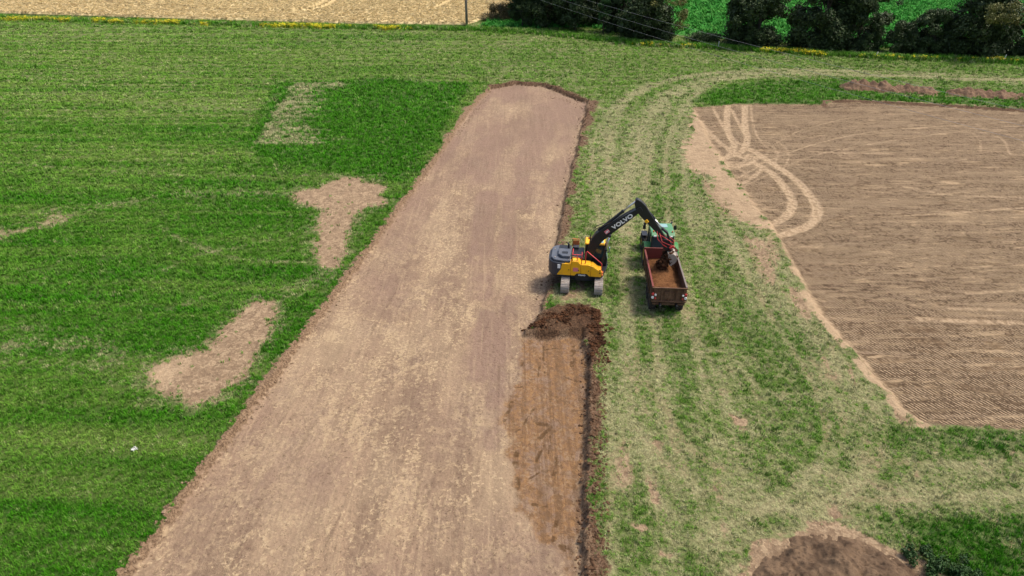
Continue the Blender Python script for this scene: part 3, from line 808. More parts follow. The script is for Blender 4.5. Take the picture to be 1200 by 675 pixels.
def scatter(name, label, pts, cols, scales, meshes, mat):
    """one object of scattered plants: points carrying colour and size, a plant on each"""
    n = len(pts)
    me = bpy.data.meshes.new(name)
    me.vertices.add(n)
    me.vertices.foreach_set('co', np.asarray(pts, np.float32).ravel())
    a = me.attributes.new('tcol', 'FLOAT_COLOR', 'POINT')
    a.data.foreach_set('color', np.concatenate([cols, np.ones((n, 1))], 1).astype(np.float32).ravel())
    a = me.attributes.new('tscale', 'FLOAT_VECTOR', 'POINT')
    a.data.foreach_set('vector', np.asarray(scales, np.float32).ravel())
    rot = np.stack([RNG.normal(0, .12, n), RNG.normal(0, .12, n), RNG.uniform(0, 6.283, n)], -1)
    a = me.attributes.new('trot', 'FLOAT_VECTOR', 'POINT')
    a.data.foreach_set('vector', rot.astype(np.float32).ravel())
    o = link(bpy.data.objects.new(name, me))
    me.materials.append(mat)
    ng = bpy.data.node_groups.new(name + '_nodes', 'GeometryNodeTree')
    ng.interface.new_socket('Geometry', in_out='INPUT', socket_type='NodeSocketGeometry')
    ng.interface.new_socket('Geometry', in_out='OUTPUT', socket_type='NodeSocketGeometry')
    gi = ng.nodes.new('NodeGroupInput'); go = ng.nodes.new('NodeGroupOutput')
    ip = ng.nodes.new('GeometryNodeInstanceOnPoints')
    ip.inputs['Pick Instance'].default_value = True
    jn = ng.nodes.new('GeometryNodeJoinGeometry')
    for m_ in meshes:
        m_.materials.clear(); m_.materials.append(mat)
        po = bpy.data.objects.new(m_.name + '_form', m_)
        oi = ng.nodes.new('GeometryNodeObjectInfo')
        oi.inputs['Object'].default_value = po
        oi.inputs['As Instance'].default_value = True
        ng.links.new(oi.outputs['Geometry'], jn.inputs[0])
    def named(nm, dt):
        x = ng.nodes.new('GeometryNodeInputNamedAttribute'); x.data_type = dt
        x.inputs['Name'].default_value = nm
        return x.outputs['Attribute']
    ng.links.new(gi.outputs[0], ip.inputs['Points'])
    ng.links.new(jn.outputs[0], ip.inputs['Instance'])
    ng.links.new(named('trot', 'FLOAT_VECTOR'), ip.inputs['Rotation'])
    ng.links.new(named('tscale', 'FLOAT_VECTOR'), ip.inputs['Scale'])
    ng.links.new(ip.outputs[0], go.inputs[0])
    md = o.modifiers.new('scatter', 'NODES'); md.node_group = ng
    tag(o, label, None, None, 'stuff')
    return o

def sample(y0, y1, dens):
    """random places between two distances, even per area"""
    hm = 0.68 * y1 + 12
    n = int((y1 - y0) * 2 * hm * dens)
    y = RNG.uniform(y0, y1, n); x = RNG.uniform(-hm, hm, n)
    k = np.abs(x) < 0.68 * y + 12
    return x[k], y[k]

# meadow grass
XS = []; YS = []; SZ = []
for y0, y1, d, s in ((15, 26, 60, 1.0), (26, 40, 42, 1.2), (40, 60, 24, 1.6), (60, 90, 12, 2.2), (90, 135, 5.5, 3.0), (135, 165, 2.5, 4)):
    x, y = sample(y0, y1, d)
    XS.append(x); YS.append(y); SZ.append(np.full(len(x), s))
gx_, gy_, gs_ = np.concatenate(XS), np.concatenate(YS), np.concatenate(SZ)
r, c = at_grid(gx_, gy_)
bare = np.maximum.reduce([MK['soil'][r, c] * .82, MK['strip'][r, c] * 2, MK['field'][r, c] * 2, MK['bank'][r, c] * 1.3, MK['wheat'][r, c] * 2, MK['crop'][r, c] * 2])
dr, lu = MK['dry'][r, c], MK['lush'][r, c]
rim_ = np.hypot((gx_ - MOUND_C[0]) / 4.2, (gy_ - MOUND_C[1]) / 4.1)
keep = (RNG.uniform(size=len(r)) > bare * 1.2) & (RNG.uniform(size=len(r)) > dr * 0.45) & (rim_ > 1)
gx_, gy_, gs_, r, c, dr, lu = [q[keep] for q in (gx_, gy_, gs_, r, c, dr, lu)]
n = len(gx_)
sc = gs_ * RNG.uniform(.7, 1.3, n)
tall = (RNG.uniform(size=n) < .16) * RNG.uniform(.5, 1.4, n) * (fbm(gx_ * .6, gy_ * .6, 311, 3) > .48)
hz = sc / gs_ * .85 * (0.9 + 0.6 * lu - 0.5 * dr + tall) * np.sqrt(gs_)
P = np.stack([gx_, gy_, ZZ[r, c]], -1)
C3 = np.stack([np.clip(dr + RNG.normal(0, .10, n), 0, 1), lu, RNG.uniform(size=n)], -1)
GRASS_MAT = blade_mat('grass_blade', (0.155, 0.290, 0.042), (0.050, 0.225, 0.007), (0.39, 0.385, 0.20))
scatter('grass', 'short green and dry straw-coloured grass of the meadow', P, C3, np.stack([sc, sc, hz], -1),
        [tuft_mesh('grass_tuft', 11, .095, .12, .020, .8, s) for s in (1, 2, 3)], GRASS_MAT)

# crop behind the hedge
x, y = sample(105, 260, 1.5)
r, c = at_grid(x, y); k = MK['crop'][r, c] > .6
k &= (x > -30)
x, y, r, c = x[k], y[k], r[k], c[k]; n = len(x)
rowy = np.round(y / 1.4) * 1.4 + RNG.normal(0, .12, n)
s = RNG.uniform(.8, 1.3, n)
CROP_MAT = blade_mat('crop_leaf', (0.060, 0.30, 0.045), (0.045, 0.23, 0.034), (0.08, 0.36, 0.06))
scatter('crop_plants', 'bright green leafy crop in rows behind the hedge', np.stack([x, rowy, ZZ[r, c] - .1], -1), np.stack([RNG.uniform(0, .6, n), RNG.uniform(size=n), RNG.uniform(size=n)], -1),
        np.stack([s, s, s], -1), [tuft_mesh('crop_leaves', 12, .28, .62, .14, 1.1, s_) for s_ in (5, 6)], CROP_MAT)

# wheat
x, y = sample(128, 250, 6.0)
r, c = at_grid(x, y); k = (MK['wheat'][r, c] > .3)
x, y, r, c = x[k], y[k], r[k], c[k]
tram = MK['tram'][r, c] > .3
n = len(x); s = RNG.uniform(.8, 1.2, n)
zz = np.where(tram, -0.55, 0) + ZZ[r, c] - .12
WH_MAT = blade_mat('wheat_straw', (0.64, 0.52, 0.30), (0.54, 0.43, 0.24), (0.74, 0.61, 0.37))
dk = np.where(tram, .0, .5)
scatter('wheat_stalks', 'ripe golden wheat stalks of the far field', np.stack([x, y, zz], -1), np.stack([RNG.uniform(0, .9, n) * (dk > 0), RNG.uniform(size=n), RNG.uniform(size=n)], -1),
        np.stack([s, s, s], -1), [tuft_mesh('wheat_clump', 12, .28, .22, .03, .35, s_, True) for s_ in (7, 8)], WH_MAT)

# weeds and yellow flowers along the field edges
def along(pts, n, w, z=0):
    L = smooth_line(GP(pts, z), 10)
    seg = np.linalg.norm(np.diff(L, axis=0), axis=1); cum = np.concatenate([[0], np.cumsum(seg)])
    q = RNG.uniform(0, cum[-1], n); i = np.clip(np.searchsorted(cum, q) - 1, 0, len(seg) - 1)
    f = ((q - cum[i]) / seg[i])[:, None]
    p = L[i] * (1 - f) + L[i + 1] * f
    return p + RNG.normal(0, 1, (n, 2)) * w
W1 = along([(-200, 14), (0, 21.5), (200, 27), (400, 32), (550, 35)], 3600, 1.1)
W2 = along([(560, 35), (620, 38), (700, 46), (760, 52), (840, 56), (900, 60), (1000, 66), (1100, 70), (1260, 75)], 3000, .9)
Wp = np.vstack([W1, W2]); n = len(Wp)
r, c = at_grid(Wp[:, 0], Wp[:, 1])
s = RNG.uniform(.7, 1.5, n)
scatter('edge_weeds', 'rank dark green weeds along the field edges', np.column_stack([Wp, ZZ[r, c] * (MK['wheat'][r, c] < .5)]), np.stack([RNG.uniform(0, .35, n), RNG.uniform(.3, 1, n), RNG.uniform(size=n)], -1),
        np.stack([s, s, s], -1), [tuft_mesh('weed_tuft', 16, .35, .55, .06, .7, s_) for s_ in (9, 10)], GRASS_MAT)
F1 = along([(-200, 15.5), (0, 23), (200, 28), (400, 33.5), (470, 35)], 2200, 1.0)
k = fbm(F1[:, 0] * .25, F1[:, 1] * .25, 301, 3) > .44
F1 = F1[k]
F2 = along([(893, 61), (925, 62), (962, 66)], 150, .5)
F3 = along([(745, 54), (820, 57)], 16, .6); F4 = along([(1000, 68), (1200, 74)], 40, .4); F5 = along([(1168, 72.5), (1171, 72.5)], 14, .35)
Fp = np.vstack([F1, F2, F3, F4, F5]); n = len(Fp)
r, c = at_grid(Fp[:, 0], Fp[:, 1])
def flower_mesh(seed):
    rg = np.random.default_rng(seed); V = []; F = []
    for i in range(9):
        x_, y_, z_ = rg.normal(0, .16), rg.normal(0, .16), rg.uniform(.45, .75)
        o = len(V); q = .055
        V += [(x_ - .008, y_, 0), (x_ + .008, y_, 0), (x_, y_, z_), (x_ - q, y_ - q, z_), (x_ + q, y_ - q, z_ + .03), (x_ + q, y_ + q, z_), (x_ - q, y_ + q, z_ + .03)]
        F += [(o, o + 1, o + 2), (o + 3, o + 4, o + 5), (o + 3, o + 5, o + 6)]
    return np_mesh('flower_head', V, F)
FL_MAT = blade_mat('yellow_petals', (0.72, 0.60, 0.02), (0.55, 0.50, 0.03), (0.78, 0.66, 0.03))
scatter('wildflowers', 'yellow wildflowers along the field edges', np.column_stack([Fp, ZZ[r, c] * (MK['wheat'][r, c] < .5)]), np.stack([RNG.uniform(size=n), RNG.uniform(size=n), RNG.uniform(0, .5, n)], -1),
        np.full((n, 3), 1.0) * RNG.uniform(.7, 1.2, (n, 1)), [flower_mesh(3), flower_mesh(4)], FL_MAT)

# ---- loose clods along the cut edges, real lumps in one mesh each
ICO_V = None
def ico():
    import bmesh
    bm = bmesh.new(); bmesh.ops.create_icosphere(bm, subdivisions=1, radius=1.0)
    V = np.array([v.co[:] for v in bm.verts]); F = np.array([[v.index for v in f.verts] for f in bm.faces]); bm.free()
    return V, F
IV, IF = ico()
def clod_mat(name, c1, c2):
    t = NT(name)
    nf = t.noise(7, 5, .65); w = t.noise(1.3, 3, .6)
    return t.fin(t.mix(t.step(t.m('ADD', t.m('MULTIPLY', nf, .5), t.m('MULTIPLY', w, .5)), .38, .62), c1, c2), .95, t.bump(nf, .03, .8), .1)
def clods(name, label, P, sizes, mat, flat=.7):
    n = len(P)
    jit = 1 + RNG.normal(0, .22, (n, len(IV), 1))
    ang = RNG.uniform(0, 6.283, n); ca, sa = np.cos(ang), np.sin(ang)
    B = IV[None] * jit * np.stack([RNG.uniform(.7, 1.3, n), RNG.uniform(.7, 1.3, n), RNG.uniform(.6, 1.0, n) * flat], -1)[:, None, :]
    X = B[..., 0] * ca[:, None] - B[..., 1] * sa[:, None]; Y = B[..., 0] * sa[:, None] + B[..., 1] * ca[:, None]
    V = np.stack([X, Y, B[..., 2]], -1) * np.asarray(sizes)[:, None, None] + np.asarray(P)[:, None, :]
    F = (IF[None] + (np.arange(n) * len(IV))[:, None, None]).reshape(-1, 3)
    me = np_mesh(name, V.reshape(-1, 3), F, False)
    me.materials.append(mat)
    o = link(bpy.data.objects.new(name, me))
    return tag(o, label, None, None, 'stuff')
DARK_SOIL = clod_mat('dark_topsoil', (0.042, 0.022, 0.012), (0.13, 0.075, 0.044))
PALE_SOIL = clod_mat('pale_soil', (0.13, 0.086, 0.055), (0.27, 0.19, 0.125))
def edge_clods(pts, n, w, off, z=0):
    p = along(pts, n, 0.0, z)
    q = RNG.uniform(0, 1, n) ** 1.5 * w * RNG.choice([-1, 1], n, p=[.35, .65])
    p[:, 0] += q + off; p[:, 1] += RNG.normal(0, .15, n)
    r, c = at_grid(p[:, 0], p[:, 1])
    return np.column_stack([p, ZZ[r, c] + .01])
E1 = edge_clods([(690, 119), (678, 170), (665, 230), (652, 300), (642, 345)], 1500, 1.1, .15)
E2 = edge_clods([(692, 400), (692, 460), (691, 520), (690, 600), (689, 675), (687, 760)], 2600, .75, .18)
E3 = edge_clods([(575, 101), (605, 96), (640, 99), (690, 119)], 900, .9, .1); E3[:, 1] += RNG.normal(0, .45, len(E3))
E3b = along([(637, 110), (660, 113), (688, 125)], 200, .35); r, c = at_grid(E3b[:, 0], E3b[:, 1]); E3b = np.column_stack([E3b, ZZ[r, c]])
ED = np.vstack([E1, E2, E3, E3b])
clods('topsoil_clods', 'dark crumbled topsoil clods along the right edge of the strip', ED, .015 + .085 * RNG.uniform(size=len(ED)) ** 3.2, DARK_SOIL)
EL = edge_clods([(60, 777), (137, 677), (240, 541), (330, 421), (430, 290), (500, 196), (575, 101)], 2300, .55, .15)
clods('pale_clods', 'pale brown crumbled soil clods along the left edge of the strip', EL, (.015 + .075 * RNG.uniform(size=len(EL)) ** 4) * 1.0, PALE_SOIL)
n = 3000
fx = along([(627, 384), (640, 374), (658, 374), (676, 364), (694, 370), (700, 384), (700, 400), (696, 420)], n, .30)
fx += (np.stack([vnoise(fx[:, 0] * 1.3, fx[:, 1] * 1.3, 901), vnoise(fx[:, 0] * 1.3, fx[:, 1] * 1.3, 902)], -1) - .5) * 1.3
r, c = at_grid(fx[:, 0], fx[:, 1])
DUG_SOIL = clod_mat('dug_topsoil', (0.024, 0.011, 0.006), (0.085, 0.038, 0.018))
clods('dug_topsoil', 'dark red-brown loose topsoil heaped at the digging face below the excavator', np.column_stack([fx, ZZ[r, c] + .01 + RNG.uniform(0, .06, n)]), .015 + .11 * RNG.uniform(size=n) ** 4.5, DUG_SOIL)
# crumbs and small stones lying on the strip floor and the stripped field
x, y = sample(16, 60, 1.5)
r, c = at_grid(x, y); k = (MK['strip'][r, c] > .9)
x, y, r, c = x[k], y[k], r[k], c[k]
clods('strip_crumbs', 'pale crumbs and small stones on the floor of the strip', np.column_stack([x, y, ZZ[r, c]]), .012 + .035 * RNG.uniform(size=len(x)) ** 3, PALE_SOIL)
x, y = sample(22, 80, 1.6)
r, c = at_grid(x, y); k = (MK['field'][r, c] > .9)
x, y, r, c = x[k], y[k], r[k], c[k]
clods('field_clods', 'brown clods lying on the stripped field', np.column_stack([x, y, ZZ[r, c]]), .015 + .08 * RNG.uniform(size=len(x)) ** 4, clod_mat('field_soil', (0.09, 0.058, 0.038), (0.22, 0.15, 0.10)))

# ================================================================== HEAPS
def heap_mat(name, a, b, c):
    t = NT(name)
    nf = t.noise(5, 6, .7); nm = t.noise(.9, 4, .6)
    col = t.mix(t.step(nm, .38, .62), a, b)
    col = t.mix(t.m('MULTIPLY', t.step(nf, .5, .66), .7), col, c)
    return t.fin(col, .95, t.bump(nf, .12, .9), .1)
HEAP = heap_mat('spoil_soil', (0.135, 0.084, 0.055), (0.19, 0.122, 0.079), (0.062, 0.037, 0.024))
def heap(name, label, cx, cy, peaks, rx, ry, mat, res=.12, rough=.34, seed=1, cat='soil heap', group=None, z0=-.12):
    nx, ny = int(2 * rx / res) + 1, int(2 * ry / res) + 1
    gx, gy = np.meshgrid(np.linspace(-rx, rx, nx), np.linspace(-ry, ry, ny))
    z = np.zeros(gx.shape)
    for px, py, pr, ph in peaks:
        z = np.maximum(z, ph * np.clip(1 - (np.hypot(gx - px, (gy - py)) / pr), 0, 1) ** .85)
    wx, wy = gx + cx, gy + cy
    m = sst(0, .25, z)
    z = z * (.75 + .5 * fbm(wx * .8, wy * .8, seed, 3)) + m * rough * 2 * (fbm(wx * 2.2, wy * 2.2, seed + 5, 4, .6) - .5)
    e = np.clip(1 - np.maximum(np.abs(gx / rx), np.abs(gy / ry)), 0, 1)
    z = np.where(m > .02, z, 0) + z0
    V = np.stack([gx, gy, z], -1).reshape(-1, 3)
    id_ = np.arange(nx * ny).reshape(ny, nx)
    F = np.stack([id_[:-1, :-1], id_[:-1, 1:], id_[1:, 1:], id_[1:, :-1]], -1).reshape(-1, 4)
    F = F[(V[F, 2].max(1) > z0 + .005)]
    used, inv = np.unique(F, return_inverse=True)
    me = np_mesh(name, V[used], inv.reshape(-1, 4)); me.materials.append(mat)
    o = link(bpy.data.objects.new(name, me)); o.location = (cx, cy, 0)
    tag(o, label, cat, group)
    return o
def heap_px(label, pxs, seed):
    """peaks given as picture columns with the heap's foot line"""
    pk = []
    base = np.array([G(px, py) for px, py, _, _ in pxs]); c = base.mean(0)
    for (px, py, r_, h_), b in zip(pxs, base):
        pk.append((b[0] - c[0], b[1] - c[1], r_, h_))
    rx = max(abs(p[0]) + p[2] for p in pk) + .3; ry = max(abs(p[1]) + p[2] for p in pk) + .3
    return heap('spoil_heap', label, c[0], c[1], pk, rx, ry, HEAP, seed=seed, group='spoil heaps by the far edge of the stripped field')
heap_px('twin-peaked brown spoil heap at the left end of the row', [(999, 103, 2.0, 1.35), (1010, 103, 2.2, 1.5), (1022, 104, 2.0, 1.3), (1034, 105, 2.2, 1.4), (1042, 106.5, 1.5, .9)], 401)
heap_px('middle brown spoil heap with a sharp peak at its right end', [(1054, 106, 1.6, .95), (1062, 106.5, 1.8, 1.1), (1073, 107.5, 1.5, .85), (1084, 108, 2.0, 1.15), (1089, 108.5, 1.5, .8)], 402)
heap_px('long low brown spoil heap at the right end of the row', [(1122, 110, 1.8, .95), (1132, 110.5, 2.0, 1.15), (1146, 111.5, 1.9, 1.0), (1158, 112, 1.9, 1.0), (1172, 113, 2.0, 1.05), (1186, 114, 1.8, .8), (1200, 114.5, 1.8, .85), (1220, 116, 2.0, .9)], 403)
MND = heap_mat('mound_soil', (0.090, 0.059, 0.038), (0.150, 0.101, 0.064), (0.042, 0.026, 0.017))
mx, my = MOUND_C
heap('soil_mound', 'large rounded brown soil mound with weeds in the near right corner', mx, my, [(0, 0, 4.1, 1.0), (-1.6, .6, 2.4, .85), (1.3, .9, 2.4, 1.0), (.2, 1.6, 2.2, .95), (-.6, -.6, 2.6, 1.25)], 4.4, 4.4, MND, .06, .26, 411, 'soil mound')

# weeds on the mound
WEED = leafmat('weed_leaf', (0.014, 0.042, 0.010), (0.045, 0.100, 0.020))
def leaf_cloud(name, centers, radii, n, size, mat, parent=None, seed=1, flat=1.0, shell=.55):
    rg = np.random.default_rng(seed)
    centers = np.asarray(centers, float); radii = np.asarray(radii, float)
    p = radii ** 2; k = rg.choice(len(centers), n, p=p / p.sum())
    d = rg.normal(size=(n, 3)); d /= np.linalg.norm(d, axis=1)[:, None]
    rr = (shell + (1 - shell) * rg.uniform(size=n) ** .5) * (1 + rg.normal(0, .10, n))
    C = centers[k] + d * (radii[k] * rr)[:, None] * np.array([1, 1, flat])
    nrm = d * .55 + rg.normal(0, .6, (n, 3)); nrm[:, 2] += .25
    nrm /= np.linalg.norm(nrm, axis=1)[:, None]
    up = rg.normal(size=(n, 3)); u = np.cross(nrm, up); u /= np.linalg.norm(u, axis=1)[:, None]
    v = np.cross(nrm, u)
    s = size * rg.uniform(.6, 1.35, n)[:, None]
    V = np.stack([C - u * s * .5, C - v * s * .32 + nrm * s * .06, C + u * s * .55, C + v * s * .32 + nrm * s * .06], 1)
    F = np.arange(n * 4).reshape(n, 4)
    me = np_mesh(name, V.reshape(-1, 3), F, False); me.materials.append(mat)
    return link(bpy.data.objects.new(name, me), parent)
def mound_z(x, y):
    d = math.hypot(x - mx, y - my)
    return max(0, 1.1 * (1 - d / 4.1) ** .85) if d < 4.1 else 0
STEM = paint('plant_stem', (0.06, 0.075, 0.03), .8)
WL = [((1070, 646), .30, 'small leafy weed at the left end of the weeds on the soil mound'), ((1088, 642), .26, 'small leafy weed beside the grassy top edge of the soil mound'),
      ((1096, 662), .42, 'dark bushy weed in the middle of the weeds on the soil mound'), ((1118, 664), .50, 'biggest dark bushy weed on the right flank of the soil mound'),
      ((1142, 672), .42, 'dark bushy weed at the lower right end of the weeds by the mound'), ((1108, 686), .45, 'dark bushy weed cut by the bottom edge of the picture')]
for i, ((px, py), rad, lab) in enumerate(WL):
    x, y = G(px, py, .4); z = mound_z(x, y) * .8
    e = empty('weed_plant', (x, y, z)); tag(e, lab, 'weed', 'weeds on the soil mound')
    rg = np.random.default_rng(500 + i)
    cs = [(rg.normal(0, rad * .6), rg.normal(0, rad * .6), rad * rg.uniform(.3, 1.1)) for _ in range(9)]
    leaf_cloud('foliage', cs, [rad * rg.uniform(.35, .6) for _ in cs], int(900 * rad / .4), .10, WEED, e, 510 + i, .8, .2)
    mb = MB()
    for q in cs:
        mb.tube([(0, 0, -.1), (q[0] * .5, q[1] * .5, q[2] * .6), q], [.014, .01, .004], 5)
    mb.build('stem', STEM, e)

# ================================================================== TREES
BARK = paint('bark', (0.075, 0.062, 0.048), .95, (0.04, 0.05, 0.03), .5)
LEAF_D = leafmat('leaf_dark', (0.014, 0.028, 0.011), (0.066, 0.100, 0.030))
LEAF_M = leafmat('leaf_mid', (0.016, 0.036, 0.012), (0.060, 0.095, 0.026))
LEAF_Y = leafmat('leaf_yellow_green', (0.06, 0.075, 0.018), (0.20, 0.19, 0.05))  # lighter leaf colour standing in for sunlight on two crowns
LEAF_B = leafmat('leaf_bright', (0.025, 0.075, 0.020), (0.06, 0.14, 0.035))
def tree(name, label, px, py, w, h, mat, n, seed, base=.05, lean=0., extra=None, cat='tree', size=.34, depth=.8, trunk_r=None):
    """w crown width (m), h height (m), base = how far up the crown starts (share of h)"""
    rg = np.random.default_rng(seed)
    x, y = G(px, py); x, y = x * 1.035, y + 4.2
    e = empty(name, (x, y, 0)); tag(e, label, cat, 'trees and bushes of the far hedge')
    cs = []; rs = []
    m = int(22 + w * 3)
    for i in range(m):
        t_ = rg.uniform(0, 1); zc = h * (base + (1 - base) * t_)
        wid = w / 2 * math.sqrt(max(.05, 1 - ((t_ - .42) / .66) ** 2))
        a = rg.uniform(0, 6.283); q = math.sqrt(rg.uniform()) * wid * .85
        r_ = w * rg.uniform(.09, .17)
        cs.append((math.cos(a) * q + lean * t_, math.sin(a) * q * depth, max(zc - r_ * .2, r_ * .7))); rs.append(r_)
    leaf_cloud('crown', cs, rs, int(n * 1.5), size, mat, e, seed + 1, .85, .45)
    if h > 4:
        leaf_cloud('inner_foliage', cs, [q * .75 for q in rs], int(n * .22), size * 2.6, LEAF_D, e, seed + 2, .85, .1)
    mb = MB(); tr = trunk_r or max(.1, w * .028)
    pts = [(0, 0, -.2), (rg.normal(0, .08), rg.normal(0, .08), h * .25), (lean * .4, 0, h * .55), (lean * .8, 0, h * .9)]
    mb.tube(pts, [tr * 1.25, tr, tr * .6, tr * .15], 8)
    for i in range(9):
        t_ = rg.uniform(.15, .75); q = cs[rg.integers(len(cs))]
        s0 = (lean * t_ * .7, 0, h * t_ * .8)
        mid = ((s0[0] + q[0]) / 2, (s0[1] + q[1]) / 2, (s0[2] + q[2]) / 2 + .3)
        mb.tube([s0, mid, q], [tr * .4, tr * .25, tr * .06], 5)
    mb.build('trunk', BARK, e, smooth=True)
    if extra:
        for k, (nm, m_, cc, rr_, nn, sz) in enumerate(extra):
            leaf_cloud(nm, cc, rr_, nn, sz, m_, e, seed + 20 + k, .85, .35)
    return e
rg = np.random.default_rng(77)
tree('field_tree', 'slim young tree with a thin pale trunk at the left end of the hedge', 612, 36, 6.5, 9.5, LEAF_D, 6500, 601, .22, trunk_r=.13, size=.30)
tree('field_tree', 'broad dark tree in the shadowed gap right of the slim young tree', 640, 36, 11, 12, LEAF_D, 12500, 611, .10)
tree('field_tree', 'dark tree with a bare pale lower trunk left of the bright sapling', 673, 40, 10, 12.5, LEAF_D, 10500, 621, .20, trunk_r=.14)
tree('field_tree', 'tall dark tree filling the back of the hedge behind the slim young tree', 622, 27, 13, 14, LEAF_D, 11000, 602, .02)
tree('field_tree', 'tall dark tree behind the bright sapling', 690, 32, 13, 14, LEAF_D, 12000, 612, .02)
tree('field_tree', 'dark tree closing the gap between the sapling and the yellow-edged tree', 727, 42, 9, 12, LEAF_D, 9000, 622, .02)
tree('sapling', 'bright green leafy sapling showing between two dark trees', 706, 44, 3.2, 6.4, LEAF_B, 2200, 631, .35, cat='sapling', size=.26)
yl = [(6.0 + rg.normal(0, .5), rg.uniform(-4.5, 0), rg.uniform(1.8, 10)) for _ in range(34)] + [(rg.uniform(-1, 6), rg.uniform(-6.6, -5), rg.uniform(7.0, 10.5)) for _ in range(18)]  # yellow-green clusters paint sunlight onto the right edge and upper crown
tree('field_tree', 'tall dark rounded tree with right edge tinted yellow-green as if sunlit', 757, 50, 12.8, 13, LEAF_D, 17000, 641, .03, extra=[('sun_tint_leaves', LEAF_Y, yl, [rg.uniform(.5, .9) for _ in yl], 3600, .26)])
tree('field_tree', 'dark spreading tree with ragged left outline right of the crop gap', 884, 58, 13.5, 12.5, LEAF_D, 17000, 651, .03, extra=[('light_twigs', LEAF_M, [(rg.uniform(-6, 1), rg.uniform(-5, -3), rg.uniform(2, 9)) for _ in range(18)], [.6] * 18, 1500, .26)])
tree('field_tree', 'large very dark tree in the middle of the right-hand hedge', 958, 62, 13, 13, LEAF_D, 16500, 661, .02)
tree('field_tree', 'dark tree with reddish tips at the left of the second crop gap', 1000, 64, 9.5, 13, LEAF_D, 11500, 671, .02, extra=[('light_twigs', LEAF_M, [(rg.uniform(-1, 4), rg.uniform(-4, -2), rg.uniform(3, 10)) for _ in range(12)], [.6] * 12, 1100, .26)])
tree('hedge_bush', 'low rounded dark bush at the foot of the second crop gap', 1050, 67, 6.5, 5.0, LEAF_D, 6500, 681, .0, cat='bush', size=.28)
tree('hedge_bush', 'taller dark green bush in front of the yellow-topped tree', 1083, 68.5, 7.5, 7.4, LEAF_M, 8500, 691, .0, cat='bush', size=.28)
yt = [(rg.uniform(-4.0, 1.0), rg.uniform(-8.0, -6.2), rg.uniform(6.4, 9.2)) for _ in range(26)] + [(rg.uniform(4.0, 7.0), rg.uniform(-6.5, -3), rg.uniform(5.5, 10)) for _ in range(20)]  # paler clusters put sunlight into the leaf colour of top and right side
tree('field_tree', 'broad dark tree with a top tinted pale yellow-green as if sunlit', 1136, 69, 15, 13, LEAF_D, 19000, 701, .02, extra=[('sun_tint_leaves', LEAF_Y, yt, [rg.uniform(.5, 1.0) for _ in yt], 3800, .28)])
tree('hedge_bush', 'grey-green bush leaning out of the hedge by the white stake', 1178, 71, 4.6, 6.2, LEAF_M, 4600, 711, .0, cat='bush', size=.26)
tree('hedge_bush', 'dark bush at the right edge of the picture', 1208, 71, 7.5, 6.6, LEAF_D, 7500, 721, .0, cat='bush', size=.28)
tree('hedge_bush', 'low scrubby bush under the first crop gap beside the white post', 822, 54, 7.0, 1.6, LEAF_M, 4200, 731, .0, cat='bush', size=.22, depth=.35)
tree('hedge_bush', 'low grey-green bush at the foot of the dark trees by the second stake', 1024, 65.5, 3.2, 2.2, LEAF_M, 2200, 741, .0, cat='bush', size=.22)
SCRUB = leafmat('scrub_leaf', (0.055, 0.050, 0.022), (0.15, 0.115, 0.05))
tree('hedge_bush', 'brownish dry scrub between the wooden pole and the trees', 586, 28, 7.5, 3.4, SCRUB, 5200, 751, .0, cat='bush', size=.24)
tree('field_tree', 'tall tree standing just beyond the right edge of the picture', 1290, 76, 13, 12, LEAF_D, 12000, 761, .03)

# ================================================================== POLE, WIRES, STAKES
WOOD = paint('weathered_pole', (0.20, 0.185, 0.17), .9, (0.10, 0.09, 0.08), .6)
px0 = G(547, 31)
STEEL = paint('galvanised', (0.42, 0.43, 0.44), .5, amt=.2, metal=.6)
def pole(x, y, h, label):
    e = empty('utility_pole', (x, y, 0)); tag(e, label, 'utility pole')
    MB().tube([(0, 0, -.5), (0, 0, h * .5), (0, 0, h)], [.30, .25, .19], 14).build('post', WOOD, e, smooth=True)
    for s in (.2, 1.3, 2.4):
        a = MB().box((.26, 0, h - s), (.34, .07, .07)).build('bracket', STEEL, e, .01)
        MB().lathe([(-s + h + .04, 0.0), (-s + h + .04, .06), (-s + h + .12, .07), (-s + h + .2, .04), (-s + h + .24, 0.0)], 10, 'z', (.4, 0, 0)).build('insulator', paint('porcelain', (.35, .2, .12), .3), a, smooth=True)
    return e
pole(px0[0], px0[1], 12.9, 'weathered grey wooden pole standing at the corner of the wheat field')
p2 = Vector((45.0, 41.0, 0))
pole(p2.x, p2.y, 10.6, 'wooden pole carrying the wires beyond the right edge of the picture')
WIRE = paint('wire_metal', (0.34, 0.35, 0.37), .5, amt=.1, metal=.2)
for k, (s, lab) in enumerate(((2.4, 'lowest of the three thin overhead wires crossing the dark trees'), (1.3, 'middle of the three thin overhead wires crossing the dark trees'), (.2, 'uppermost of the three thin overhead wires crossing the dark trees'))):
    a = Vector((px0[0] + .4, px0[1], 13.1 - s)); b = Vector((p2.x + .4, p2.y, 10.8 - s))
    pts = []
    for i in range(25):
        t_ = i / 24
        p = a.lerp(b, t_); p.z -= 4 * 1.2 * t_ * (1 - t_)
        pts.append(p)
    tag(MB().tube(pts, .011, 5).build('overhead_wire', WIRE, smooth=True), lab, 'wire', 'overhead wires')
WHITE = paint('white_paint', (0.62, 0.62, 0.58), .6, amt=.2)
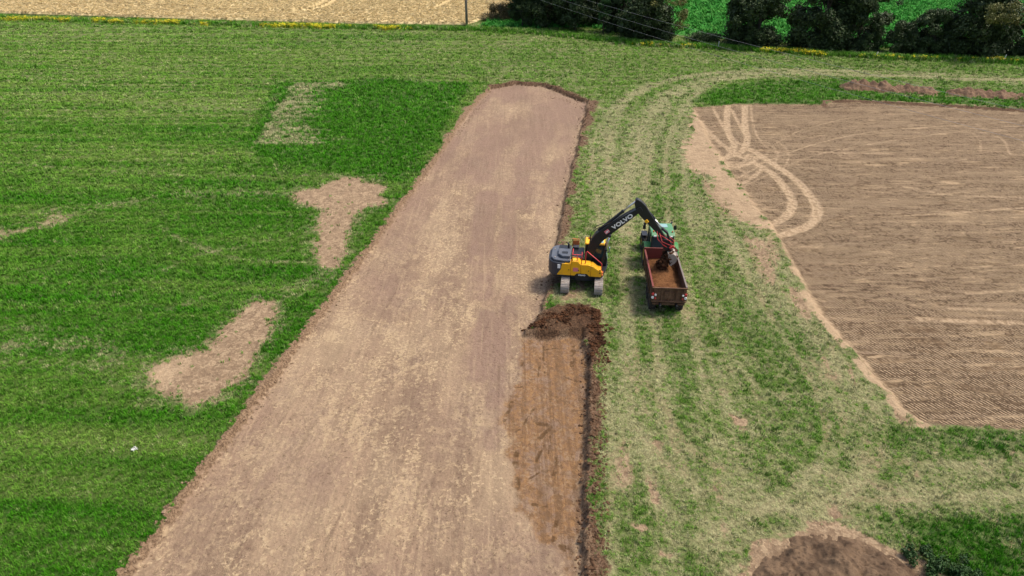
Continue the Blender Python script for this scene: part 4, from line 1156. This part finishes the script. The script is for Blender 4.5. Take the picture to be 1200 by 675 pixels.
for px, py, h, tilt, lab in ((841.5, 56, 1.15, 2, 'short white post in the crop gap of the hedge'), (1025.5, 68, 1.1, 12, 'thin white stake leaning beside the low bush'), (1175, 73, 1.3, 9, 'thin pale stake by the grey-green bush at the right')):
    x, y = G(px, py)
    o = MB().tube([(0, 0, -.2), (0, 0, h * .96), (0, 0, h)], [.075, .07, .05], 10).box((0, -.02, h * .8), (.155, .12, .08)).build('marker_post', WHITE)
    o.location = (x, y, 0); o.rotation_euler = (0, R(tilt), 0)
    tag(o, lab, 'post', 'white posts along the hedge')
# scrap of white plastic on the grass
def scrap(px, py, s, label, seed):
    x, y = G(px, py); rg = np.random.default_rng(seed); V = []; F = []
    N = 9
    for i in range(N):
        for j in range(N):
            u, v = (i / (N - 1) - .5), (j / (N - 1) - .5)
            V.append((u * s * (1 + .4 * math.sin(7 * v)) + rg.normal(0, .02), v * s * .8 * (1 + .4 * math.cos(6 * u)) + rg.normal(0, .02), .06 + abs(rg.normal(0, .05)) + .05 * math.sin(9 * u + 5 * v)))
    for i in range(N - 1):
        for j in range(N - 1):
            if rg.uniform() > .12:
                F.append((i * N + j, (i + 1) * N + j, (i + 1) * N + j + 1, i * N + j + 1))
    o = MB().add(V, F).build('plastic_scrap', WHITE)
    o.location = (x, y, ground_z(x, y) + .04)
    m_ = o.modifiers.new('thick', 'SOLIDIFY'); m_.thickness = .004
    tag(o, label, 'litter')
scrap(158, 528, .27, 'crumpled white scrap lying in the grass left of the strip', 3)

# ================================================================== EXCAVATOR
M_YEL = paint('machine_yellow', (0.86, 0.43, 0.010), .42, (0.30, 0.20, 0.10), .22)
M_BLK = paint('machine_black', (0.014, 0.016, 0.021), .38, (0.07, 0.06, 0.05), .18)
M_GRY = paint('machine_grey', (0.034, 0.040, 0.053), .45, (0.12, 0.10, 0.09), .25)
M_HOOD = paint('hood_grey', (0.075, 0.088, 0.115), .5, (0.2, .17, .14), .25)
M_TRK = paint('dusty_steel', (0.33, 0.295, 0.265), .8, (0.16, 0.105, 0.07), .75, .0, scale=5)
M_ROD = paint('chrome_rod', (0.72, 0.73, 0.75), .25, amt=.05, metal=.7)
M_RED = paint('red_paint', (0.50, 0.040, 0.045), .45, amt=.15)
M_PNK = paint('pink_sticker', (0.70, 0.20, 0.24), .5, amt=.1)
M_WHT = paint('white_letter', (0.82, 0.82, 0.82), .5, amt=.04)
M_ORG = paint('orange_paint', (0.50, 0.14, 0.03), .5, amt=.4)
M_RUB = paint('rubber', (0.022, 0.022, 0.023), .85, (0.15, 0.105, 0.07), .75)
M_WORN = paint('worn_steel', (0.34, 0.30, 0.26), .5, (0.17, 0.11, 0.07), .5, .2)
t = NT('tinted_glass')
GLASS = t.fin((0.035, 0.06, 0.065), .06, None, .6)
t = NT('pale_glass')
GLASS2 = t.fin((0.22, 0.36, 0.36), .08, None, .6)

def lettering(text, size, M, mat, parent, name='lettering', bold=.012, ext=.006):
    cu = bpy.data.curves.new(name, 'FONT'); cu.body = text; cu.size = size; cu.offset = bold; cu.extrude = ext
    cu.align_x = 'CENTER'; cu.align_y = 'CENTER'; cu.space_character = 1.05
    tmp = bpy.data.objects.new(name, cu); COL.objects.link(tmp)
    bpy.context.view_layer.update()
    me = bpy.data.meshes.new_from_object(tmp.evaluated_get(bpy.context.evaluated_depsgraph_get()))
    bpy.data.objects.remove(tmp); bpy.data.curves.remove(cu)
    me.name = name
    me.materials.clear(); me.materials.append(mat)
    me.transform(M)
    return link(bpy.data.objects.new(name, me), parent)
def ribbon(cl):
    """outline of a plate from a centre line of (x, z, width)"""
    L, Rr = [], []
    for i, (x, z, w) in enumerate(cl):
        a = cl[max(i - 1, 0)]; b = cl[min(i + 1, len(cl) - 1)]
        dx, dz = b[0] - a[0], b[1] - a[1]; l = math.hypot(dx, dz); nx_, nz_ = -dz / l, dx / l
        L.append((x + nx_ * w / 2, z + nz_ * w / 2)); Rr.append((x - nx_ * w / 2, z - nz_ * w / 2))
    return L + Rr[::-1]
def cylinder_ram(name, a, b, r, share, parent, ymid):
    a = Vector((a[0], ymid, a[1])); b = Vector((b[0], ymid, b[1])); m_ = a.lerp(b, share)
    o = MB().tube([a, m_], r, 12).tube([m_ - (m_ - a).normalized() * .12, m_], r * 1.2, 12).build(name, M_BLK, parent, smooth=False)
    MB().tube([m_, b], r * .55, 10).build('rod', M_ROD, o, smooth=True)
    MB().tube([b - Vector((0, r * 1.4, 0)), b + Vector((0, r * 1.4, 0))], r * 1.1, 12).build('pin_eye', M_BLK, o, smooth=True)
    return o

ex0 = G(682.5, 329.5)
ezv = ground_z(*ex0)
EX = empty('excavator', (ex0[0], ex0[1], max(ezv, .0) + .01), R(-7.5))
tag(EX, 'yellow and black tracked excavator reaching its boom over the trailer', 'excavator')
# tracks
for sx in (-1, 1):
    cx = 1.2 * sx; Lh, rr = 1.78, .44
    per = 4 * Lh + 2 * math.pi * rr; N = 48
    def on(s):
        s %= per
        if s < 2 * Lh: return (-Lh + s, 0.02, 0.0)
        s -= 2 * Lh
        if s < math.pi * rr: a = s / rr; return (Lh + rr * math.sin(a), .02 + rr - rr * math.cos(a), a)
        s -= math.pi * rr
        if s < 2 * Lh: return (Lh - s, .02 + 2 * rr, math.pi)
        s -= 2 * Lh; a = s / rr
        return (-Lh - rr * math.sin(a), .02 + rr + rr * math.cos(a), math.pi + a)
    mb = MB()
    for i in range(N):
        y_, z_, a = on(i * per / N)
        Mr = Matrix.Rotation(a, 3, 'X')
        off = Mr @ Vector((0, 0, .015))
        mb.box((cx + off.x, y_ + off.y, z_ + off.z + .02), (.6, per / N * .93, .045), Mr)
        off = Mr @ Vector((0, -.03, -.022))
        mb.box((cx, y_ + off.y, z_ + off.z + .02), (.6, .022, .035), Mr)
    tr = mb.build('track', M_TRK, EX)
    MB().prism([(-1.75, .2), (1.75, .2), (1.85, .5), (1.6, .74), (-1.6, .74), (-1.85, .5)], cx - .19, cx + .19, 'x').build('track_frame', M_GRY, EX, .02)
    for yy, nm in ((-1.78, 'sprocket'), (1.78, 'idler')):
        MB().lathe([(cx - .16, 0), (cx - .16, .34), (cx - .05, .38), (cx + .05, .38), (cx + .16, .34), (cx + .16, 0)], 20, 'x', (0, yy, .47)).build(nm, M_GRY, EX, smooth=False)
MB().prism([(-1.0, -.55), (-1.0, .55), (-.5, .75), (.5, .75), (1.0, .55), (1.0, -.55), (.5, -.75), (-.5, -.75)], .45, .86, 'z').build('undercarriage', M_GRY, EX, .03)
MB().lathe([(.84, 0), (.84, .72), (1.06, .72), (1.06, 0)], 28, 'z').build('slew_ring', M_BLK, EX, smooth=False)
MB().prism([(-1.9, -1.3), (1.3, -1.3), (1.42, -1.1), (1.75, .3), (1.75, 1.3), (-1.9, 1.3)], 1.04, 1.2, 'z').build('deck', M_BLK, EX, .02)
# near-side yellow doors
def door(prof, y0=-1.36, y1=-.62):
    return MB().prism(prof, y0, y1, 'y').build('side_door', M_YEL, EX, .03)
zb = 1.16
d1 = door([(-1.86, zb), (-.875, zb), (-.875, 2.10), (-1.52, 2.10), (-1.60, 1.62)])
d2 = door([(-.86, zb), (-.16, zb), (-.16, 2.06), (-.36, 2.30), (-.78, 2.32), (-.86, 2.14)])
d3 = door([(-.145, zb), (.55, zb), (.55, 2.02), (.42, 2.08), (-.145, 2.08)])
d4 = door([(.565, zb), (1.34, zb), (1.34, 1.66), (1.06, 1.72), (.72, 1.98), (.565, 2.02)])
for d, x in ((d1, -1.0), (d2, -.3), (d3, .42)):
    MB().box((x, -1.375, 1.62), (.09, .03, .045)).build('handle', M_BLK, d)
MB().prism([(-.62, zb - .03), (.52, zb - .03), (.30, 1.36), (-.42, 1.36)], -1.385, -1.355, 'y').build('rating_plate', M_BLK, EX, .005)
RX = Matrix.Rotation(R(90), 4, 'X')
lettering('VOLVO', .15, Matrix.Translation((-.06, -1.39, 1.245)) @ RX, M_WHT, EX, bold=.006)
MB().box((-.52, -1.366, 1.66), (.36, .012, .30)).build('sticker', M_PNK, EX)
lettering('TO', .15, Matrix.Translation((-.52, -1.376, 1.66)) @ RX, M_WHT, EX, 'sticker_mark', .004) if False else None
for zq in (1.72, 1.50):
    MB().lathe([(-1.40, 0), (-1.40, .05), (-1.36, .05)], 12, 'y', (1.22 if zq > 1.6 else 1.22, 0, zq)).build('filler_cap', M_BLK, EX)
# counterweight with rounded tail
cw = []
for k in range(13):
    a = R(90 + 180 * k / 12)
    cw.append((-1.60 + 1.02 * math.cos(a) * .92, 1.36 * math.sin(a) if abs(math.sin(a)) > .99 else 1.36 * math.copysign(abs(math.sin(a)) ** .55, math.sin(a))))
cw = [(-1.30, 1.36)] + cw + [(-1.30, -1.36)]
cwn = []
for p in cw:
    if not cwn or math.hypot(p[0] - cwn[-1][0], p[1] - cwn[-1][1]) > .02: cwn.append(p)
MB().prism([(x_ + (.0), y_ * .995) for x_, y_ in cwn], 1.08, 2.12, 'z').build('counterweight', M_GRY, EX, .06)
MB().box((-1.72, -1.365, 1.85), (.2, .03, .30)).build('number_label', M_WHT, EX, .005)
hw = [(-2.35, .8), (-2.35, -.72), (-2.1, -1.12), (-1.5, -1.25), (-.92, -1.25), (-.92, 1.25), (-1.6, 1.25), (-2.1, 1.12)]
hd = MB().prism(hw, 2.125, 2.30, 'z').build('engine_hood', M_HOOD, EX, .05)
MB().prism([(-1.55, -.95), (-.98, -.95), (-.98, .25), (-1.85, .25), (-1.85, -.6)], 2.30, 2.52, 'z').build('hood_cover', M_HOOD, hd, .05)
MB().box((-1.42, .72, 2.34), (.8, .7, .08)).build('vent_grille', M_BLK, hd, .01)
MB().box((-1.36, -.45, 2.535), (.42, .30, .03)).build('vent_grille', M_BLK, hd, .01)
MB().tube([(-1.15, .42, 2.3), (-1.15, .42, 2.78), (-1.22, .42, 2.9)], .075, 12).build('exhaust_pipe', M_BLK, EX, smooth=True)
for x_, y_ in ((-2.05, -.85), (-2.15, .5), (-1.7, 1.0), (-1.1, .95), (-1.05, -1.1)):
    MB().lathe([(2.28, .05), (2.34, .05), (2.345, 0)], 10, 'z', (x_, y_, 0)).build('lifting_lug', M_WORN, EX)
MB().box((-.45, .25, 1.75), (.9, 1.7, 1.0)).build('centre_cover', M_BLK, EX, .04)
MB().box((-.62, .95, 2.34), (.42, .42, .16)).build('air_filter', M_GRY, EX, .04)
# rails
def rail(name, paths, r, mat):
    mb = MB()
    for p in paths: mb.tube(p, r, 8)
    return mb.build(name, mat, EX, smooth=True)
rail('handrail', [[(-.78, -1.2, 2.3), (-.78, -1.2, 2.78), (-.12, -1.2, 2.78), (-.12, -1.2, 2.1)], [(-.45, -1.2, 2.3), (-.45, -1.2, 2.78)], [(-.78, -1.2, 2.78), (-.78, -.3, 2.78), (-.78, -.3, 2.3)], [(-.12, -1.2, 2.78), (-.12, -.75, 2.78)], [(-.78, -1.2, 2.54), (-.12, -1.2, 2.54)]], .03, M_RED)
rail('step_rail', [[(.15, -1.12, 2.08), (.15, -1.12, 3.0), (.24, -1.12, 3.05), (1.25, -1.22, 2.25), (1.32, -1.24, 2.15), (1.32, -1.24, 1.62)]], .032, M_RED)
rail('guard_frame', [[(-.9, 1.22, 2.3), (-.9, 1.22, 2.85), (-.45, 1.22, 2.85), (-.45, 1.22, 2.2)], [(-.9, 1.22, 2.6), (-.45, 1.22, 2.6)], [(-.68, 1.22, 2.3), (-.68, 1.22, 2.85)]], .045, M_ORG)
MB().box((-.68, 1.16, 2.5), (.4, .06, .5)).build('guard_panel', M_ORG, EX, .01)
for z_ in (1.25, 1.45):
    MB().box((1.40, -1.2, z_ + .05), (.12, .3, .06)).build('step', M_ORG, EX, .01)
# cab on the far side
cab_prof = [(.02, 1.2), (1.68, 1.2), (1.72, 1.75), (1.45, 2.86), (.05, 2.86)]
cab = MB().prism(cab_prof, .34, 1.34, 'y').build('cab', M_BLK, EX, .05)
MB().prism([(-.02, 2.865), (1.5, 2.865), (1.44, 3.0), (.06, 3.0)], .30, 1.38, 'y').build('cab_roof', M_YEL, cab, .05)
MB().box((1.06, .84, 3.005), (.62, .74, .03)).build('roof_hatch', GLASS2, cab, .01)
MB().prism([(.22, 1.85), (1.5, 1.85), (1.34, 2.74), (.22, 2.74)], .325, .345, 'y').build('side_window', GLASS, cab)
MB().add([(1.745, .42, 1.68), (1.745, 1.26, 1.68), (1.485, 1.26, 2.76), (1.485, .42, 2.76), (1.725, .42, 1.675), (1.725, 1.26, 1.675), (1.465, 1.26, 2.755), (1.465, .42, 2.755)], [(0, 1, 2, 3), (4, 5, 6, 7), (0, 1, 5, 4), (2, 3, 7, 6), (1, 2, 6, 5), (0, 3, 7, 4)]).build('windscreen', GLASS2, cab)
MB().lathe([(3.0, .0), (3.0, .08), (3.1, .07), (3.16, .0)], 12, 'z', (.3, 1.1, 0)).build('beacon', M_ORG, cab)
mr = MB().tube([(1.6, .32, 2.3), (1.78, .1, 2.5), (1.78, .1, 2.75)], .018, 6).build('mirror_arm', M_BLK, EX)
MB().box((1.8, .05, 2.72), (.07, .26, .34)).build('mirror', paint('mirror_glass', (.35, .42, .52), .15, amt=0, metal=.5), mr, .02)
# boom, arm, bucket
boom_cl = [(.28, 1.62, .34), (.45, 2.45, .50), (.66, 3.2, .66), (1.02, 3.78, .76), (1.7, 4.42, .68), (2.7, 5.26, .55), (3.5, 5.92, .34), (3.72, 6.1, .28)]
boom = MB().prism(ribbon(boom_cl), -.27, .27, 'y').build('boom', M_BLK, EX, .035)
arm_cl = [(3.38, 6.76, .16), (3.50, 6.52, .50), (3.72, 6.14, .76), (4.05, 5.72, .68), (4.7, 4.95, .48), (5.35, 4.17, .31), (5.62, 3.85, .22)]
arm = MB().prism(ribbon(arm_cl), -.20, .20, 'y').build('arm', M_BLK, EX, .03)
for sgn in (-1, 1):
    MB().prism(ribbon([(3.48, 5.9, .36), (3.66, 6.06, .40), (3.78, 6.16, .34)]), sgn * .275 - .03, sgn * .275 + .03, 'y').build('knuckle_plate', M_BLK, boom, .02)
ang = math.atan2(5.26 - 4.42, 1.0)
Mt = Matrix.Translation((2.55, -.278, 5.11)) @ Matrix.Rotation(-ang, 4, 'Y') @ RX
lettering('VOLVO', .40, Mt @ Matrix.Diagonal((1.22, 1, 1, 1)), M_WHT, boom, bold=.016)
Ms = Matrix.Rotation(-ang, 3, 'Y')
MB().box((1.53, -.276, 4.28), (.34, .012, .27), Ms).build('sticker', M_PNK, boom)
MB().box((1.56, -.284, 4.32), (.22, .010, .05), Ms).build('sticker_mark', M_WHT, boom)
MB().box((1.53, -.284, 4.22), (.22, .010, .05), Ms).build('sticker_mark', M_WHT, boom)
for sgn in (-1, 1):
    cylinder_ram('boom_ram', (1.25, 1.45), (1.75, 4.05), .095, .58, EX, sgn * .42)
cylinder_ram('arm_ram', (.92, 4.22), (3.42, 6.66), .105, .66, EX, 0)
cylinder_ram('bucket_ram', (3.98, 6.22), (5.38, 4.62), .085, .55, EX, 0)
rail('hose', [[(.4, -.12, 3.0), (.35, -.12, 3.7), (.7, -.12, 4.35), (1.2, -.12, 4.62), (1.8, -.1, 4.95)], [(.45, .12, 3.0), (.38, .12, 3.8), (.75, .12, 4.5), (1.3, .12, 4.75)], [(1.6, -.2, 4.78), (2.4, -.2, 5.45), (3.2, -.2, 6.1)]], .03, M_RUB)
# link, tilting rotator with red hoses
MB().prism(ribbon([(5.38, 4.62, .14), (5.72, 4.35, .14), (5.95, 3.75, .14)]), -.16, .16, 'y').build('bucket_link', M_BLK, EX, .02)
rot = MB().prism([(5.45, 3.95), (5.95, 3.85), (6.12, 3.5), (6.05, 3.28), (5.55, 3.30), (5.42, 3.6)], -.24, .24, 'y').lathe([(3.10, 0), (3.10, .30), (3.30, .30), (3.30, 0)], 18, 'z', (5.85, 0, 0)).build('tilt_rotator', M_BLK, EX, .02)
rail('hose', [[(5.0, -.22, 4.5), (5.1, -.36, 3.95), (5.5, -.40, 3.55), (5.8, -.32, 3.35)], [(5.2, -.22, 4.35), (5.4, -.40, 3.8), (5.9, -.42, 3.6), (6.25, -.34, 3.45), (6.3, -.25, 3.2)], [(5.5, .2, 4.1), (5.9, .35, 3.9), (6.3, .3, 3.6), (6.35, .2, 3.2)], [(5.3, -.22, 4.2), (5.75, -.38, 4.0), (6.2, -.36, 3.7)]], .024, M_RED)
MB().box((6.15, -.28, 3.35), (.36, .16, .14), Matrix.Rotation(R(-25), 3, 'Y')).build('tilt_ram', M_RED, EX, .02)
MB().box((6.02, .1, 3.05), (.5, .5, .1)).build('quick_hitch', M_BLK, EX, .02)
bk_out = [(5.92, 3.03), (6.28, 3.03), (6.44, 2.92), (6.54, 2.70), (6.52, 2.46), (6.40, 2.26), (6.20, 2.14)]
shell = bk_out + [(x_ - .05 * math.cos(R(20 + 20 * i)), z_ + (.05 if i > 3 else -.05)) for i, (x_, z_) in enumerate(bk_out)][::-1]
bk = MB().prism(shell, -.70, .70, 'y').build('bucket', M_WORN, EX)
for sgn in (-1, 1):
    MB().prism(bk_out + [(6.06, 2.46), (5.92, 2.78)], sgn * .715 - .02, sgn * .715 + .02, 'y').build('side_plate', M_WORN, bk, .006)
MB().box((6.14, 0, 2.125), (.20, 1.46, .035), Matrix.Rotation(R(25), 3, 'Y')).build('cutting_edge', M_WORN, bk)
wl = MB().box((4.20, -.26, 5.22), (.24, .14, .22), Ms).build('work_light', M_YEL, EX, .02)
MB().box((4.12, -.26, 5.06), (.2, .14, .16), Ms).build('lamp_housing', M_BLK, wl, .02)

# soil tipping out of the bucket
n = 620; u = RNG.uniform(size=n)
ew = EX.matrix_basis
Pn = np.stack([6.2 - .62 * u + RNG.normal(0, .13, n), RNG.uniform(-.66, .5, n), 2.85 - 1.25 * u ** 1.3 + RNG.normal(0, .16, n)], -1)
Pw = [tuple(EX.matrix_basis @ Vector(p)) for p in Pn]
o = clods('tipped_soil', 'dark brown soil tipping out of the bucket into the trailer', Pw, .05 + .13 * RNG.uniform(size=n) ** 1.6, DUG_SOIL, .9)

# ================================================================== WHEELS
def wheel(parent, x, y, rad, wid, rim_mat, lugs=0, rim_r=.55):
    """axis along local x, centre at (x, y, rad)"""
    c = (x, y, rad)
    ri = rad * rim_r
    w = wid / 2
    hub = MB().lathe([(-w * .55, 0), (-w * .55, ri * .35), (-w * .3, ri * .45), (-w * .35, ri * .9), (-w * .8, ri), (w * .8, ri), (w * .35, ri * .9), (w * .3, ri * .45), (w * .55, ri * .35), (w * .55, 0)], 22, 'x', c).build('wheel', rim_mat, parent, smooth=False)
    mb = MB().lathe([(-w * .8, ri * .98), (-w, ri * 1.15), (-w, rad * .86), (-w * .8, rad * .965), (0, rad * .985), (w * .8, rad * .965), (w, rad * .86), (w, ri * 1.15), (w * .8, ri * .98)], 28, 'x', c)
    for i in range(lugs):
        for s in (-1, 1):
            a = 2 * math.pi * (i + (.5 if s > 0 else 0)) / lugs
            M1 = Matrix.Rotation(a, 3, 'X') @ Matrix.Rotation(s * R(40), 3, 'Z')
            p = Matrix.Rotation(a, 3, 'X') @ Vector((s * w * .5, 0, rad * .985))
            mb.box((c[0] + p.x, c[1] + p.y, c[2] + p.z), (w * 1.05, .06, .075), M1)
    mb.build('tyre', M_RUB, hub)
    return hub

# ================================================================== TRACTOR
TRH = R(-3.5)
tx_, ty_ = 11.38, 46.95
TR = empty('tractor', (tx_, ty_, ground_z(tx_, ty_)), TRH)          # local +y forwards, rear axle at origin
tag(TR, 'green tractor hitched in front of the trailer, half hidden by the excavator arm', 'tractor')
T_GRN = paint('tractor_green', (0.030, 0.21, 0.045), .4, amt=.35)
T_ROOF = paint('roof_green', (0.060, 0.215, 0.095), .4, (0.25, 0.24, 0.18), .4)
T_RIM = paint('rim_yellow', (0.55, 0.42, 0.03), .45, amt=.3)
for s in (-1, 1):
    wheel(TR, s * .98, 0, .90, .58, T_RIM, 18)
    wheel(TR, s * .90, 2.72, .66, .46, T_RIM, 16)
    fr = [( .93 * math.cos(R(a)) * 1.06, .90 + .93 * math.sin(R(a)) * 1.06) for a in range(18, 166, 12)]
    outl = fr + [(y_ * .93, .90 + (z_ - .90) * .93) for y_, z_ in fr][::-1]
    MB().prism(outl, s * .98 - .31, s * .98 + .31, 'x').build('fender', T_GRN, TR, .01)
    MB().box((s * 1.05, -.72, 1.72), (.26, .20, .22)).build('fender_box', T_GRN, TR, .03)
    MB().box((s * 1.1, -.98, 1.42), (.18, .05, .12)).build('tail_light', M_RED, TR, .01)
    MB().tube([(s * .80, 1.15, 2.2), (s * 1.16, 1.25, 2.35), (s * 1.16, 1.25, 2.5)], .02, 6).build('mirror_arm', M_BLK, TR)
    MB().box((s * 1.18, 1.26, 2.62), (.22, .08, .36)).build('mirror', M_BLK, TR, .02)
    MB().box((s * .90, 2.72, 1.40), (.46, .9, .04)).build('front_mudguard', M_BLK, TR, .02)
MB().box((0, .95, .82), (.55, 3.6, .5)).build('chassis', M_BLK, TR, .04)
MB().tube([(-.9, 0, .9), (.9, 0, .9)], .16, 12).build('rear_axle', M_BLK, TR)
MB().tube([(-.8, 2.72, .66), (.8, 2.72, .66)], .10, 12).build('front_axle', M_BLK, TR)
hood = MB().prism([(1.35, 1.0), (3.55, 1.0), (3.62, 1.35), (3.5, 1.62), (1.35, 1.86)], -.40, .40, 'x').build('bonnet', T_GRN, TR, .09)
MB().box((0, 3.62, 1.25), (.62, .06, .44)).build('grille', M_BLK, hood, .01)
for s in (-1, 1): MB().box((s * .22, 3.655, 1.42), (.2, .03, .1)).build('headlight', M_WHT, hood, .01)
MB().box((0, 3.75, .75), (.7, .35, .4)).build('front_weight', M_BLK, TR, .04)
tcab = MB().prism([(-.62, 1.0), (1.30, 1.0), (1.42, 1.6), (1.18, 2.72), (-.50, 2.72), (-.68, 1.6)], -.80, .80, 'x').build('cab', GLASS, TR, .05)
for s in (-1, 1):
    for pts in ([(s * .81, -.64, 1.3), (s * .81, -.68, 1.6), (s * .81, -.50, 2.74)], [(s * .81, 1.36, 1.3), (s * .81, 1.43, 1.6), (s * .81, 1.19, 2.74)], [(s * .81, .35, 1.0), (s * .81, .35, 2.74)]):
        MB().tube(pts, .05, 6).build('cab_pillar', M_BLK, tcab)
roof = MB().prism([(-.72, 2.70), (1.42, 2.70), (1.46, 2.80), (1.28, 2.96), (-.5, 2.98), (-.74, 2.82)], -.88, .88, 'x').build('cab_roof', T_ROOF, TR, .09, segs=3)
MB().box((0, .78, 2.985), (.95, .62, .025)).build('roof_hatch', GLASS2, roof, .02)
for s in (-1, 1):
    MB().box((s * .6, -.73, 2.78), (.2, .06, .1)).build('work_lamp', M_WHT, roof, .01)
    MB().lathe([(2.95, 0), (2.95, .06), (3.08, .06), (3.12, 0)], 10, 'z', (s * .7, -.4, 0)).build('beacon', M_ORG, roof)
MB().tube([(.86, 1.48, 1.5), (.86, 1.48, 2.85), (.92, 1.42, 3.0)], [.10, .10, .08], 12).build('exhaust_stack', M_BLK, TR, smooth=True)
MB().box((0, -.95, .75), (.5, .5, .3)).build('hitch_frame', M_BLK, TR, .03)

# ================================================================== TRAILER
tl0 = (10.58, 39.62)
TL = empty('trailer', (tl0[0], tl0[1], ground_z(10.6, 41)), R(-4.0))             # local +y forwards, rear at y = 0
tag(TL, 'rusty red-brown dump trailer half full of soil behind the tractor', 'trailer')
t = NT('rusty_body')
n1 = t.noise(2.2, 6, .65); n2 = t.noise(11, 5, .7)
cc = t.mix(t.step(n1, .36, .60), (0.090, 0.044, 0.025), (0.150, 0.084, 0.052))
cc = t.mix(t.m('MULTIPLY', t.step(n2, .5, .64), .7), cc, (0.055, 0.032, 0.022))
RUST = t.fin(cc, .8, t.bump(n2, .008, .6), .2)
T_RED = paint('faded_red', (0.17, 0.034, 0.028), .65, (0.085, 0.045, 0.03), .8)
Lt, Wt, zf, zr = 5.45, 2.22, 1.12, 2.15
MB().prism([(0.02, zf - .14), (Lt, zf - .14), (Lt, zf), (0.02, zf)], -Wt / 2 + .05, Wt / 2 - .05, 'x').build('floor', RUST, TL)
def side(s):
    x0 = s * Wt / 2
    m_ = RUST
    w = MB().box((x0, Lt / 2, (zf + zr) / 2 - .03), (.05, Lt, zr - zf + .12)).build('side_wall', m_, TL, .008)
    for i in range(7):
        MB().box((x0 + s * .055, .25 + i * (Lt - .5) / 6, (zf + zr) / 2 - .05), (.06, .09, zr - zf)).build('rib', m_, w, .008)
    MB().box((x0 + s * .01, Lt / 2, zr + .065), (.12, Lt + .08, .085)).build('top_rail', T_RED if s < 0 else paint('rail_grey', (.16, .13, .115), .6, amt=.5), w, .012)
side(-1); side(1)
fw = MB().box((0, Lt + .03, (zf + zr) / 2 + .04), (Wt + .1, .05, zr - zf + .26)).build('front_wall', T_RED, TL, .01)
MB().box((0, Lt + .05, zr + .20), (Wt + .14, .10, .08)).build('top_rail', T_RED, fw, .01)
tg = MB().box((0, -.03, (zf + zr) / 2 - .03), (Wt + .02, .05, zr - zf + .10)).build('tailgate', RUST, TL, .008)
for i in range(5):
    MB().box((-Wt / 2 + .12 + i * (Wt - .24) / 4, -.085, (zf + zr) / 2 - .04), (.09, .07, zr - zf + .02)).build('rib', RUST, tg, .008)
MB().box((0, -.09, zr + .02), (Wt + .10, .09, .09)).build('top_rail', RUST, tg, .01)
MB().box((0, -.09, zf + .02), (Wt + .06, .10, .10)).build('bottom_rail', RUST, tg, .01)
MB().box((0, -.085, 1.62), (.62, .05, .5)).build('grain_hatch', RUST, tg, .01)
for s in (-1, 1):
    MB().box((s * .55, Lt / 2 - .3, zf - .24), (.12, Lt + .2, .2)).build('chassis_beam', M_BLK, TL, .01)
    for i, zz_ in enumerate((1.72, 1.46)):
        MB().lathe([(-.19, 0), (-.19, .085), (-.12, .095), (-.10, .095)], 14, 'y', (s * 1.10, 0, zz_)).build('tail_light', M_RED if i == 0 else M_WHT, TL)
        MB().lathe([(-.19, 0), (-.19, .06), (-.12, .07), (-.10, .07)], 14, 'y', (s * .92, 0, zz_ - .06)).build('tail_light', M_WHT if i == 0 else M_RED, TL)
    MB().box((s * 1.0, -.10, 1.55), (.40, .03, .62)).build('light_board', RUST, TL, .005)
    for yy in (.95, 2.35):
        wheel(TL, s * .93, yy, .56, .46, RUST, 14, .5)
    MB().box((s * .93, .28, .82), (.5, .03, .30)).build('mud_flap', M_RUB, TL)
    MB().tube([(s * .55, Lt + .1, zf - .26), (s * .25, Lt + .7, .72), (0, Lt + 1.15, .66)], .07, 8).build('drawbar', M_BLK, TL)
for yy in (.95, 2.35):
    MB().tube([(-.8, yy, .56), (.8, yy, .56)], .07, 10).build('axle', M_BLK, TL)
MB().box((0, .02, zf - .22), (Wt - .1, .12, .14)).build('rear_beam', RUST, TL, .01)
MB().tube([(0, Lt + .16, .85), (0, Lt + .16, 1.7)], .09, 12).build('tipping_ram', M_BLK, TL)

# load of soil inside
LOADM = heap_mat('load_soil', (0.100, 0.043, 0.018), (0.155, 0.072, 0.030), (0.050, 0.022, 0.010))
nx, ny = 30, 66
gx, gy = np.meshgrid(np.linspace(-Wt / 2 + .03, Wt / 2 - .03, nx), np.linspace(.0, Lt - .0, ny))
z = 1.52 + .22 * np.exp(-(((gx - .1) / .8) ** 2 + ((gy - 3.6) / 1.2) ** 2)) + .14 * (fbm(gx * 2.5, gy * 2.5, 801, 4) - .5) + .10 * np.exp(-((gy - .9) / 1.0) ** 2) - .12 * np.abs(gx) ** 2
V = np.stack([gx, gy, z], -1).reshape(-1, 3)
id_ = np.arange(nx * ny).reshape(ny, nx)
F = np.stack([id_[:-1, :-1], id_[:-1, 1:], id_[1:, 1:], id_[1:, :-1]], -1).reshape(-1, 4)
# skirt and base close the load so that it is a solid body
rimi = np.concatenate([id_[0, :], id_[1:, -1], id_[-1, -2::-1], id_[-2:0:-1, 0]])
Vb = V[rimi].copy(); Vb[:, 2] = zf + .005
o0 = len(V); nb = len(rimi)
Fs = np.array([[rimi[i], rimi[(i + 1) % nb], o0 + (i + 1) % nb, o0 + i] for i in range(nb)])
me = np_mesh('soil_load', np.vstack([V, Vb]), np.vstack([F, Fs])); me.materials.append(LOADM)
SL = link(bpy.data.objects.new('soil_load', me))
SL.location = TL.location; SL.rotation_euler = TL.rotation_euler
tag(SL, 'orange-brown soil loaded in the trailer', 'soil load')
